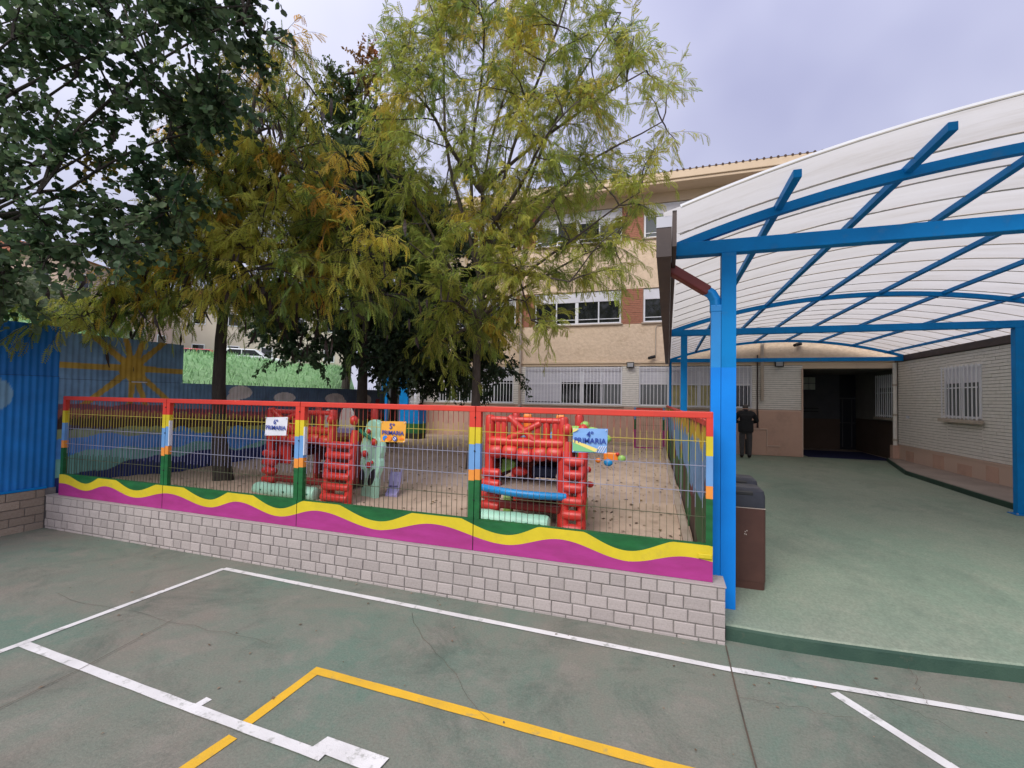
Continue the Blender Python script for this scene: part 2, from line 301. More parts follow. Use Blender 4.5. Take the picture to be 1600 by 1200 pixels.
# ------------------------------------------------------------------ ground
g = MB(); g.quad((-300, -300, -.02), (300, -300, -.02), (300, 300, -.02), (-300, 300, -.02)); tag(g.build('ground', 'earth'), kind='structure')
g = MB()
for i in range(22):
    for j in range(24):
        x0, y0 = -14+i*1.5, -12+j*1.25
        g.quad((x0, y0, 0), (x0+1.5, y0, 0), (x0+1.5, y0+1.25, 0), (x0, y0+1.25, 0))
court = tag(g.build('court_ground', 'court'), kind='structure')
def strip(name, pix, wd, m, z=.004, ends=None):
    pts = [Pz(x, y, 0) for x, y in pix]; g = MB()
    for i in range(len(pts)-1):
        a, b = pts[i], pts[i+1]; d = (b-a).normalized(); s = Vector((-d.y, d.x, 0))*(wd/2)
        a2 = a-d*(wd/2 if i else 0); k = max(1, int((b-a).length/.12)); dz = .0012*i
        for t in range(k):
            p0, p1 = a2.lerp(b, t/k), a2.lerp(b, (t+1)/k); e0 = s*(1+.05*math.sin(t*1.7)); e1 = s*(1+.05*math.sin((t+1)*1.7))
            g.quad((p0-e0)+Vector((0, 0, z+dz)), (p1-e1)+Vector((0, 0, z+dz)), (p1+e1)+Vector((0, 0, z+dz)), (p0+e0)+Vector((0, 0, z+dz)))
    return g.build(name, m, court)
strip('painted_line', [(-60, 1040), (40, 1004), (350, 889)], .058, 'white_line')
strip('painted_line', [(350, 889), (745, 968), (1140, 1047), (1640, 1131)], .058, 'white_line', .0055)
strip('painted_line', [(38, 1008), (300, 1108), (505, 1184)], .064, 'white_line', .007)
strip('painted_line', [(303, 1106), (327, 1092)], .05, 'white_line')
strip('painted_line', [(386, 1130), (495, 1049), (1050, 1201), (1250, 1252)], .068, 'yellow_line')
strip('painted_line', [(280, 1209), (364, 1152)], .068, 'yellow_line')
strip('painted_line', [(1303, 1083), (1490, 1202), (1560, 1250)], .065, 'white_line')
g = MB(); g.quad(*[Pz(x, y, 0)+Vector((0, 0, .0085)) for x, y in ((484, 1172), (512, 1153), (608, 1187), (585, 1212))]); g.build('painted_block', 'white_line', court)
strip('joint_seam', [(1134, 1010), (1150, 1080), (1165, 1140), (1185, 1215)], .009, 'seam', .0095)
strip('joint_seam', [(-20, 1118), (130, 1045), (270, 970)], .004, 'seam', .0095)

random.seed(77)
for a, b in (((1330, 1065), (1500, 1150)), ((1160, 1090), (1330, 1130)), ((90, 930), (420, 1010)), ((640, 960), (760, 1130)), ((1420, 1040), (1450, 1110))):
    n_ = 14; strip('crack', [(a[0]+(b[0]-a[0])*k/n_+random.uniform(-5, 5), a[1]+(b[1]-a[1])*k/n_+random.uniform(-3, 3)) for k in range(n_+1)], .0022, 'seam', .0035 if a[0] < 1000 else .009)
# raised patio under the canopy
pz = .11
front = [(.44, 4.0), (.8, 3.99), (1.15, 4.0), (1.75, 4.04), (2.4, 4.12), (3.4, 4.3), (5, 4.55), (14, 5.6)]
g = MB()
ys = [17.6]
def edge_y(x):
    for (a, b), (c, d) in zip(front, front[1:]):
        if a <= x <= c: return b+(d-b)*(x-a)/(c-a)
xs = sorted(set([p[0] for p in front]+[.44+.5*k for k in range(28)]))
prof = [(-.028, 0, 1), (-.012, .085, 1), (.0, .1, 1), (.016, .11, 0), (.05, .1105, 0)]
for a, b in zip(xs, xs[1:]):
    ya, yb = edge_y(a), edge_y(b)
    for (d0, z0, m0), (d1, z1, m1) in zip(prof, prof[1:]):
        g.quad((a, ya+d0, z0), (b, yb+d0, z0), (b, yb+d1, z1), (a, ya+d1, z1), 1 if z1 <= .1 else 0)
    k = 8
    for t in range(k):
        y0a, y1a = ya+.05+(17.6-ya-.05)*t/k, ya+.05+(17.6-ya-.05)*(t+1)/k
        y0b, y1b = yb+.05+(17.6-yb-.05)*t/k, yb+.05+(17.6-yb-.05)*(t+1)/k
        g.quad((a, y0a, .1105), (b, y0b, .1105), (b, y1b, .1105), (a, y1a, .1105), 0)
g.quad((.44, 4.0, 0), (.44, 4.0, .1105), (.44, 17.6, .1105), (.44, 17.6, 0), 1)
g.box(-.2, .44, 12, 17.6, .02, .1095, 0)
patio = tag(g.build('patio', ['patio', 'patio_edge'], fix=False), kind='structure')
# pavement along the side wing
g = MB()
g.plate([(5.6, 6), (6.62, 6), (6.62, 16.98), (6.35, 16.98), (5.62, 14.0), (5.55, 11)], lambda u, v, w_: (u, v, .09+w_), .135)
sw = tag(g.build('pavement', 'concrete', bevel=.015), kind='structure')
g = MB()
for a, b in zip([(5.585, 6), (5.535, 11), (5.605, 14.0), (6.335, 16.97)], [(5.535, 11), (5.605, 14.0), (6.335, 16.97)]):
    g.bar((a[0], a[1], .16), (b[0], b[1], .16), .03, .1)
g.build('painted_kerb', 'patio_edge', sw)

# sand
def sand_z(x, y):
    t = min(1, max(0, (-4.5-x)/3.3)); t = t*t*(3-2*t)
    z = .34+.17*t*(1 - .3*max(0, (y-9)/8)) - .013*max(0, y-8)
    return z+.014*math.sin(x*3.1+y*1.7)+.012*math.sin(x*1.3-y*2.9)+.008*math.sin(x*7.1+y*5.3)
nx, ny = 110, 160; V = []; Fc = []
X0, X1, Y0, Y1 = -7.93, .38, 4.08, 16.9
for j in range(ny+1):
    for i in range(nx+1):
        x, y = X0+(X1-X0)*i/nx, Y0+(Y1-Y0)*j/ny
        V.append((x, y, sand_z(x, y)+random.uniform(-.008, .008)))
for j in range(ny):
    for i in range(nx):
        a = j*(nx+1)+i; Fc.append((a, a+1, a+nx+2, a+nx+1))
tag(colour_mesh('sand_ground', V, Fc, None, 'sand', smooth=True), kind='structure')
g = MB(); g.box(-12, -7.93, 11.75, 17, 0, .3); tag(g.build('sand_yard', 'sand'), kind='structure')

# ------------------------------------------------------------------ block walls
def block_mesh(name, m):
    """unit block, face towards -Y, chamfered front"""
    g = MB(); c = .05
    f = [(-.5+c*.6, -.5), (.5-c*.6, -.5)]
    v = [(-.5+.035, -.5, -.5+.06), (.5-.035, -.5, -.5+.06), (.5-.035, -.5, .5-.06), (-.5+.035, -.5, .5-.06),
         (-.5, -.42, -.5), (.5, -.42, -.5), (.5, -.42, .5), (-.5, -.42, .5), (-.5, .5, -.5), (.5, .5, -.5), (.5, .5, .5), (-.5, .5, .5)]
    g.v = v; g.f = [(0, 1, 2, 3), (0, 4, 5, 1), (1, 5, 6, 2), (2, 6, 7, 3), (3, 7, 4, 0), (4, 8, 9, 5), (5, 9, 10, 6), (6, 10, 11, 7), (7, 11, 8, 4)]; g.m = [0]*9
    me = bpy.data.meshes.new(name); me.from_pydata(g.v, [], g.f); me.materials.append(M[m]); me.update(); return me
bme, bmeL = block_mesh('block', 'block'), block_mesh('block_tan', 'blockL')
def block_wall(root, me, along, start, length, zbot, rows, rh, wmin, wmax, depth, joint=.009):
    for r in range(rows):
        z = zbot+r*rh; p = -random.uniform(0, .12)
        while p < length-.02:
            wd = random.choice((wmin, (wmin+wmax)/2, wmax))*random.uniform(.96, 1.04)
            a, b = max(p, 0), min(p+wd, length)
            if length-b < .05: b = length
            if b-a > .03:
                o = link('block', me, root); cx = (a+b)/2; pro = random.uniform(-.003, .004)
                if along == 'x': o.location = (start[0]+cx, start[1]+depth/2-pro, z+rh/2)
                else: o.location = (start[0]-depth/2+pro, start[1]+cx, z+rh/2); o.rotation_euler = (0, 0, math.pi/2)
                o.scale = (b-a-joint, depth, rh-joint)
            p = max(b, p+wd)
WX0, WX1, WY = -7.895, .43, 3.885
bw = thing('block_wall', (-3.7, 4.0, 0), 'long low grey split block wall under the rainbow playground fence', 'wall')
g = MB(); g.box(WX0, WX1-.006, WY+.008, 4.12, -.02, .425); g.build('mortar_core', 'mortar', bw)
g = MB(); g.box(WX0-.01, WX1+.004, WY-.004, 4.125, .425, .437); g.build('cap_screed', 'block', bw, bevel=.004)
block_wall(bw, bme, 'x', (WX0, WY), WX1-WX0, -.075, 5, .1, .125, .185, .05)
bl = thing('block_wall', (-7.95, 2.5, 0), 'tan block base wall beneath the plain blue corrugated sheeting', 'wall')
g = MB(); g.box(-8.2, -7.915, .4, 4.0, -.02, .52); g.build('mortar_core', 'mortar', bl)
block_wall(bl, bmeL, 'y', (-7.9, .4), 3.483, -.02, 5, .108, .2, .3, .05)

# ------------------------------------------------------------------ corrugated walls with paint
def ell(y, z, cy, cz, ry, rz): return ((y-cy)/ry)**2+((z-cz)/rz)**2 < 1
def tab(y, xs, vs): return float(np.interp(y, xs, vs))
YT = (4.0, 4.45, 5.25, 6.13, 7.23, 9, 12)
def near_paint(y, z):
    c = (.006, .17, .54) if z > 2.0 else (.006, .2, .6)
    if ell(y, z, 3.36, 1.78, .17, .2) : c = (.2, .38, .55)
    return c
def mural_paint(y, z):
    wv = .03*math.sin(y*5.2)+.018*math.sin(y*11.7+1); jag = .012*math.sin(y*83)+.01*math.sin(y*131)
    if z < tab(y, YT, (.62, .7, .78, .8, .76, .74, .72))+wv: return (0.016, 0.030, 0.152)
    if z < tab(y, YT, (.9, .95, .98, .9, .84, .8, .8))+.06*math.sin(y*4.1+2)+wv: return (0.179, 0.430, 0.380)
    if z < tab(y, YT, (1.18, 1.18, 1.17, 1.12, 1.1, 1.05, 1.0))+.07*max(0, math.sin(y*5.9-.8))*(y > 5.6)-wv: return (0.075, 0.280, 0.700)
    if z < tab(y, YT, (1.29, 1.3, 1.27, 1.22, 1.2, 1.15, 1.1))+wv*.6: return (0.280, 0.355, 0.191)
    if z < tab(y, YT, (1.46, 1.46, 1.41, 1.39, 1.33, 1.25, 1.2))+jag*2: return (0.056, 0.030, 0.025)
    if z < tab(y, YT, (1.57, 1.57, 1.52, 1.48, 1.42, 1.36, 1.3))+jag+wv*.4: return (0.331, 0.114, 0.101)
    if z < tab(y, YT, (1.65, 1.65, 1.62, 1.54, 1.48, 1.42, 1.36))+wv*.6: return (0.179, 0.089, 0.126)
    cy, cz = 4.91, 2.2; dy, dz = y-cy, z-cz; r = math.hypot(dy, dz*1.05)
    if r < .19+.012*math.sin(13*math.atan2(dz, dy)): return (.56, .36, .05)
    if r < .92 and y < 5.75:
        a = math.degrees(math.atan2(dz, dy)) % 360
        for k in (0, 45, 72, 103, 180, 140, 222, 268, 290, 318):
            da = abs((a-k+180) % 360-180)
            if math.sin(R_(min(da, 90)))*r < .042+.035*max(0, .5-r): return (.5, .33, .06)
    for c in ((6.85, 1.86, .26, .13), (6.7, 1.75, .15, .1), (7.95, 1.76, .3, .12), (9.55, 1.75, .35, .13), (9.8, 1.65, .2, .1), (10.75, 1.72, .3, .15)):
        if ell(y, z, *c): return (0.686, 0.634, 0.609)
    t = min(1, max(0, (y-5.6)/2)); return tuple(np.array((.17, .31, .48))*(1-t)+np.array((.1, .165, .26))*t)
def corrugated(name, y0, y1, z0, z1, paint, m, parent, x=-7.95, pitch=.075, dz=.02, noise=.004):
    n = int((y1-y0)/.0125); k = max(2, int((z1-z0)/dz)); Y = np.linspace(y0, y1, n+1); Z = np.linspace(z0, z1, k+1)
    ph = (Y/pitch) % 1; rib = np.clip(np.abs(ph-.5)*6-1, 0, 1)*.011
    V = np.zeros((n+1, k+1, 3)); C = np.zeros((n+1, k+1, 3))
    for i in range(n+1):
        V[i, :, 0] = x+rib[i]; V[i, :, 1] = Y[i]; V[i, :, 2] = Z
        for j in range(k+1): C[i, j] = paint(Y[i], Z[j])
    V[:, :, 0] += noise*np.sin(Y*2.2)[:, None]*np.sin(Z*1.9)[None]
    idx = np.arange((n+1)*(k+1)).reshape(n+1, k+1)
    F = np.stack([idx[:-1, :-1], idx[1:, :-1], idx[1:, 1:], idx[:-1, 1:]], -1).reshape(-1, 4)
    return colour_mesh(name, V.reshape(-1, 3), F, C.reshape(-1, 3), m, parent)
cw = thing('corrugated_wall', (-7.95, 2.2, .52), 'plain bright blue corrugated sheet wall standing on the tan blocks', 'wall')
corrugated('lower_sheet', .4, 4.0, .52, 2.03, near_paint, 'bluewall', cw, dz=.03)
corrugated('upper_sheet', .4, 4.0, 2.035, 2.72, near_paint, 'bluewall', cw, x=-7.962, dz=.03)
g = MB(); g.box(-8.06, -7.975, .4, 3.99, .52, 2.7); g.build('backing', 'black', cw)
g = MB(); g.box(-8.1, -7.9, .4, 3.9, .5215, .545); g.build('base_flashing', 'blue', cw, bevel=.004)
mw = thing('mural_wall', (-7.95, 7.8, .4), 'corrugated wall painted with a yellow sun, hills, water bands and clouds', 'wall')
corrugated('lower_sheet', 4.0, 11.7, .42, 2.0, mural_paint, 'mural', mw, dz=.014)
corrugated('upper_sheet', 4.0, 5.7, 2.005, 2.66, mural_paint, 'mural', mw, x=-7.962, dz=.014)
g = MB(); g.box(-8.06, -7.975, 4.0, 11.7, .2, 1.985); g.box(-8.06, -7.98, 4.0, 5.69, 1.985, 2.64); g.build('backing', 'black', mw)
g = MB(); g.box(-7.945, -7.93, 4.9, 5.12, 1.985, 2.0); g.build('joint_clip', 'wframe', mw)
g = MB()
for k in range(60): g.tube([(-8.02, 5.75+k*.1, 1.96), (-8.02, 5.75+k*.1, 2.06)], .005, 4)
g.build('spike_row', 'black', mw)
g = MB(); g.box(-9.3, -8.06, 11.62, 11.7, 0, 1.93); g.build('end_return', 'mortar', mw)

# ------------------------------------------------------------------ rainbow fence
fence = thing('playground_fence', (-3.7, 3.97, .437), 'rainbow painted wire fence with red top rail and wavy magenta kick boards', 'fence')
FY = 3.97; FT = 1.765
PX = [-7.74, -5.76, -3.73, -1.69, .345]
knots = [(-8.2, .64), (-7.65, .72), (-7.2, .63), (-6.79, .76), (-6.25, .62), (-5.66, .765), (-5.0, .615), (-4.55, .765), (-3.98, .61), (-3.45, .77), (-2.72, .6), (-2.1, .775), (-1.38, .615), (-.87, .77), (-.31, .605), (.16, .74), (.7, .64)]
def wave(x):
    for (a, za), (b, zb) in zip(knots, knots[1:]):
        if a <= x <= b:
            t = (x-a)/(b-a); t = (1-math.cos(math.pi*t))/2; return za+(zb-za)*t
    return .65
bands = [(.43, .72, 'green'), (.72, 1.075, 'green'), (1.075, 1.175, 'orange'), (1.175, 1.41, 'lblue'), (1.41, 1.57, 'yellow'), (1.57, FT, 'red')]
KB = .72
for pi in range(4):
    a, b = PX[pi]+.004, PX[pi+1]-.004; hw = .056
    if pi == 3: hw = .05
    for sx in (a, b-hw):     # stiles
        g = MB(); jit = random.uniform(-.02, .02)
        bb = [(KB-.01, 1.075+jit), (1.075+jit, 1.175+jit), (1.175+jit, 1.41+jit), (1.41+jit, 1.57), (1.57, FT-.05)]
        for q, (z0, z1) in enumerate(bb): g.box(sx, sx+hw, FY-.025, FY+.025, z0+(0 if q == 0 else .0005), z1, q)
        g.build('post', ['green', 'orange', 'lblue', 'yellow', 'red'], fence)
    g = MB(); g.box(a, b, FY-.027, FY+.027, FT-.052, FT); g.build('top_rail', 'red', fence, bevel=.006)
    # kick board with painted waves
    g = MB(); n = 70; zb = .44
    for i in range(n):
        x0, x1 = a+(b-a)*i/n, a+(b-a)*(i+1)/n
        u0, u1 = wave(x0), wave(x1); l0, l1 = u0-.085-.32*max(0, u0-.61), u1-.085-.32*max(0, u1-.61); u0, u1 = min(u0, KB), min(u1, KB)
        y0 = FY-.03+.0015*math.sin(x0*9); y1 = FY-.03+.0015*math.sin(x1*9)
        g.quad((x0, y0, zb), (x1, y1, zb), (x1, y1, l1), (x0, y0, l0), 0); g.quad((x0, y0, l0), (x1, y1, l1), (x1, y1, u1), (x0, y0, u0), 1); g.quad((x0, y0, u0), (x1, y1, u1), (x1, y1, KB), (x0, y0, KB), 2)
    g.box(a, b, FY-.02, FY+.018, zb, KB-.012, 2)
    g.box(a, b, FY-.0285, FY+.02, KB, KB+.004, 2)
    g.build('kick_board', ['magenta', 'yellow', 'green'], fence, fix=False)
    # welded wires
    g = MB(); x = a+hw+.03; wr = .0017
    zs = [(KB, 1.0, 3), (1.0, 1.37, 2), (1.37, 1.6, 1), (1.6, FT-.05, 0)]
    while x < b-hw-.01:
        jz = random.uniform(-.02, .02)
        for z0, z1, mi in zs:
            g.box(x-wr, x+wr, FY-.0027, FY+.0027, z0+(jz if mi != 3 else 0), z1+(jz if mi != 0 else 0), mi)
        x += .0535
    for z, mi in ((1.53, 1), (1.335, 2), (1.13, 2), (.935, 3)):
        g.box(a+hw, b-hw, FY-.0085, FY-.0030, z-.0026, z+.0026, mi)
    g.build('wire_mesh', ['wire_red', 'wire_yel', 'wire_blu', 'wire_grn'], fence, fix=False)
g = MB(); g.box(.235, .335, FY-.047, FY-.033, .62, .655); g.build('lock_plate', 'yellow', fence, bevel=.004)
for px in PX[1:4]:
    for z in (.9, 1.35, 1.66): MB().ball((px, FY-.03, z), .008, 8, 6).build('bolt', 'black', fence, smooth=True)
for px in PX[1:3]:
    g = MB(); g.box(px+.062, px+.074, FY-.03, FY+.01, 1.2, 1.5); g.build('white_tape', 'paperw', fence)

# side fence with mural panels, running back along the patio
sf = thing('side_fence', (.37, 10, .3), 'solid side fence painted with flames, sky and green hills beside the sand', 'fence')
def side_x(y): return .315-.35*(y-4.03)/12.0
def side_paint(y, z):
    fl = 1.42+.1*abs(((y*1.35) % 1)*2-1)+.07*math.sin(y*9.3); hill = .92+.13*math.sin(y*1.9)+.06*math.sin(y*5.1)
    if z > fl+.16+.05*math.sin(y*17): return (.36, .06, .05)
    if z > fl-.05*abs(math.sin(y*13)): return (.62, .42, .03)
    if z < .44+.1*math.sin(y*2.6): return (.045, .02, .016)
    if z < hill: return (.02, .12, .03) if math.sin(y*4.3) > -.5 else (.06, .018, .014)
    if z < hill+.12 and math.sin(y*3.3+1) > .35: return (.13, .022, .035)
    return (.16, .32, .56)
for k in range(6):
    y0, y1 = 4.03+k*2.02, 4.03+(k+1)*2.02-.03
    n = 80; kz = 60; Y = np.linspace(y0, y1, n+1); Z = np.linspace(.2, 1.64, kz+1); V = np.zeros((n+1, kz+1, 3)); C = V.copy()
    for i in range(n+1):
        V[i, :, 0] = side_x(Y[i]); V[i, :, 1] = Y[i]; V[i, :, 2] = Z
        for j in range(kz+1): C[i, j] = side_paint(Y[i], Z[j])
    idx = np.arange((n+1)*(kz+1)).reshape(n+1, kz+1); F = np.stack([idx[:-1, :-1], idx[1:, :-1], idx[1:, 1:], idx[:-1, 1:]], -1).reshape(-1, 4)
    colour_mesh('painted_panel', V.reshape(-1, 3), F, C.reshape(-1, 3), 'mural', sf)
    g = MB(); g.bar((side_x(y0)+.012, y0, .92), (side_x(y1)+.012, y1, .92), .02, 1.43); g.build('panel_backing', 'green', sf)
    g = MB(); g.bar((side_x(y0)+.005, y0+(.03 if k == 0 else -.015), FT-.1), (side_x(y1)+.005, y1+.015, FT-.1), .04, .05); g.build('top_rail', 'red', sf, bevel=.005)
    if k: 
        g = MB(); g.box(side_x(y0)-.008, side_x(y0)+.035, y0-.05, y0+.02, .2, FT-.13); g.build('post', 'green', sf, bevel=.004)
g = MB(); g.bar((side_x(4.15)-.07, 4.15, .3), (side_x(16)-.07, 16, .22), .09, .2); g.build('base_kerb', 'kerb', sf, bevel=.01)
# gate at the far end of the sand
gt = thing('playground_gate', (-.6, 16.1, .2), 'small gate with pink rails and green posts at the back of the sand', 'gate')
for x, s in ((-1.04, 0), (-.12, 1)):
    g = MB(); g.box(x-.03, x+.03, 16.06, 16.12, .15, .85, 0); g.box(x-.03, x+.03, 16.06, 16.12, .851, 1.2, 1); g.box(x-.03, x+.03, 16.06, 16.12, 1.201, 1.6, 2); g.build('gate_post', ['magenta', 'green', 'lblue'], gt)
g = MB(); g.box(-1.01, -.15, 16.07, 16.11, .2, .27); g.build('bottom_rail', 'magenta', gt)
g = MB(); g.box(-1.01, -.15, 16.07, 16.11, 1.52, 1.58); g.build('top_rail', 'red', gt)
g = MB()
for k in range(15): g.box(-1.0+k*.06, -.994+k*.06, 16.087, 16.093, .27, 1.52)
for z in (.5, .75, 1.0, 1.25): g.box(-1.01, -.15, 16.082, 16.087, z, z+.006)
g.build('wire_mesh', 'wire_grn', gt)
g = MB(); g.box(-7.6, -1.1, 16.75, 16.9, .05, .33); tag(g.build('kerb', 'kerb', bevel=.02), kind='structure')

# ------------------------------------------------------------------ paper signs
def text_mesh(body, size, loc, m, parent, name='lettering', off=.0012, ax='CENTER', rotz=0):
    cu = bpy.data.curves.new('t', 'FONT'); cu.body = body; cu.size = size; cu.extrude = .0004; cu.align_x = ax; cu.offset = off; cu.resolution_u = 3
    to = bpy.data.objects.new('t', cu); col.objects.link(to)
    dg = bpy.context.evaluated_depsgraph_get(); me = bpy.data.meshes.new_from_object(to.evaluated_get(dg))
    bpy.data.objects.remove(to); bpy.data.curves.remove(cu)
    me.transform(Matrix.Translation(loc) @ Matrix.Rotation(rotz, 4, 'Y') @ Matrix.Rotation(math.pi/2, 4, 'X'))
    me.materials.clear(); me.materials.append(M[m]); return link(name, me, parent)
def sheet(name, x0, x1, z0, z1, m, label, tilt=0, y=3.945):
    t = thing(name, ((x0+x1)/2, y, z0), label, 'sign')
    g = MB(); n = 8
    for i in range(n):
        for j in range(5):
            def p(a, b, y_=0): return (x0+(x1-x0)*a/n+tilt*(b/5-.5), y-.004*math.sin(a*.9)*math.cos(b*.8)+y_, z0+(z1-z0)*b/5+tilt*(a/n-.5))
            g.quad(p(i, j), p(i+1, j), p(i+1, j+1), p(i, j+1)); g.quad(p(i, j, .0015), p(i, j+1, .0015), p(i+1, j+1, .0015), p(i+1, j, .0015))
    g.build('paper', m, t, fix=False); 
    g = MB()
    for cx, cz in ((x0+.01, z0+.01), (x1-.01, z0+.01), (x0+.01, z1-.01), (x1-.01, z1-.01)): g.box(cx-.004, cx+.004, y-.012, y+.02, cz-.003, cz+.003)
    g.build('cable_tie', 'paperw', t)
    return t
YS = 3.936
s1 = sheet('paper_sign', -4.20, -3.90, 1.392, 1.592, 'paperw', 'white paper sign reading 6º PRIMARIA tied to the wire fence', .012)
text_mesh('6º', .075, (-4.05, YS, 1.515), 'ink', s1); text_mesh('PRIMARIA', .065, (-4.05, YS, 1.455), 'ink', s1)
s2 = sheet('paper_sign', -2.71, -2.43, 1.39, 1.595, 'papero', 'orange paper sign reading 5º PRIMARIA tied to the wire fence', .006)
text_mesh('5º', .075, (-2.58, YS, 1.522), 'ink', s2); text_mesh('PRIMARIA', .058, (-2.57, YS, 1.462), 'ink', s2)
def fan(cx, cz, rx, rz, m, parent, name, a0=0, a1=360, y=YS):
    g = MB(); n = 16; c = len(g.v); pts = [(cx+rx*math.cos(R_(a0+(a1-a0)*k/n)), y, cz+rz*math.sin(R_(a0+(a1-a0)*k/n))) for k in range(n+1)]
    for k in range(n): g.quad((cx, y, cz), pts[k], ((pts[k][0]+pts[k+1][0])/2, y, (pts[k][2]+pts[k+1][2])/2), pts[k+1])
    return g.build(name, m, parent, fix=False)
fan(-2.655, 1.425, .03, .028, 'inkb', s2, 'printed_leaf', 20, 250); fan(-2.61, 1.425, .028, .026, 'inko', s2, 'printed_circle'); fan(-2.545, 1.425, .026, .026, 'ink', s2, 'printed_circle', y=YS); fan(-2.545, 1.425, .016, .016, 'paperw', s2, 'printed_circle', y=YS-.001); fan(-2.475, 1.42, .03, .022, 'inko', s2, 'printed_leaf', 0, 180)
g = MB(); g.bar((-2.557, YS-.0025, 1.437), (-2.533, YS-.0025, 1.413), .0006, .008, up=(1, 0, 1)); g.build('printed_slash', 'ink', s2)
s3 = sheet('paper_sign', -.775, -.48, 1.392, 1.598, 'paperb', 'blue and green paper sign reading 4º PRIMARIA tied to the wire fence', .006)
g = MB(); y_ = YS+.0005
g.quad((-.772, y_, 1.4), (-.58, y_, 1.4), (-.575, y_, 1.405), (-.772, y_, 1.475)); g.build('printed_hill', 'paperg', s3, fix=False)
g = MB(); g.quad((-.772, y_-.001, 1.5), (-.772, y_-.001, 1.476), (-.58, y_-.001, 1.402), (-.55, y_-.001, 1.425)); g.build('printed_stripe', 'papery', s3, fix=False)
for k in range(4):
    g = MB(); x = -.575+k*.018; g.quad((x, y_-.001, 1.4), (x+.007, y_-.001, 1.4), (x+.037, y_-.001, 1.455), (x+.03, y_-.001, 1.455)); g.build('printed_hatch', 'paperw', s3, fix=False)
g = MB(); g.quad((-.772, y_-.001, 1.594), (-.772, y_-.001, 1.56), (-.74, y_-.001, 1.575), (-.72, y_-.001, 1.594)); g.build('printed_stripe', 'papery', s3, fix=False)
text_mesh('4º', .07, (-.625, YS-.002, 1.525), 'ink', s3); text_mesh('PRIMARIA', .063, (-.625, YS-.002, 1.474), 'ink', s3)

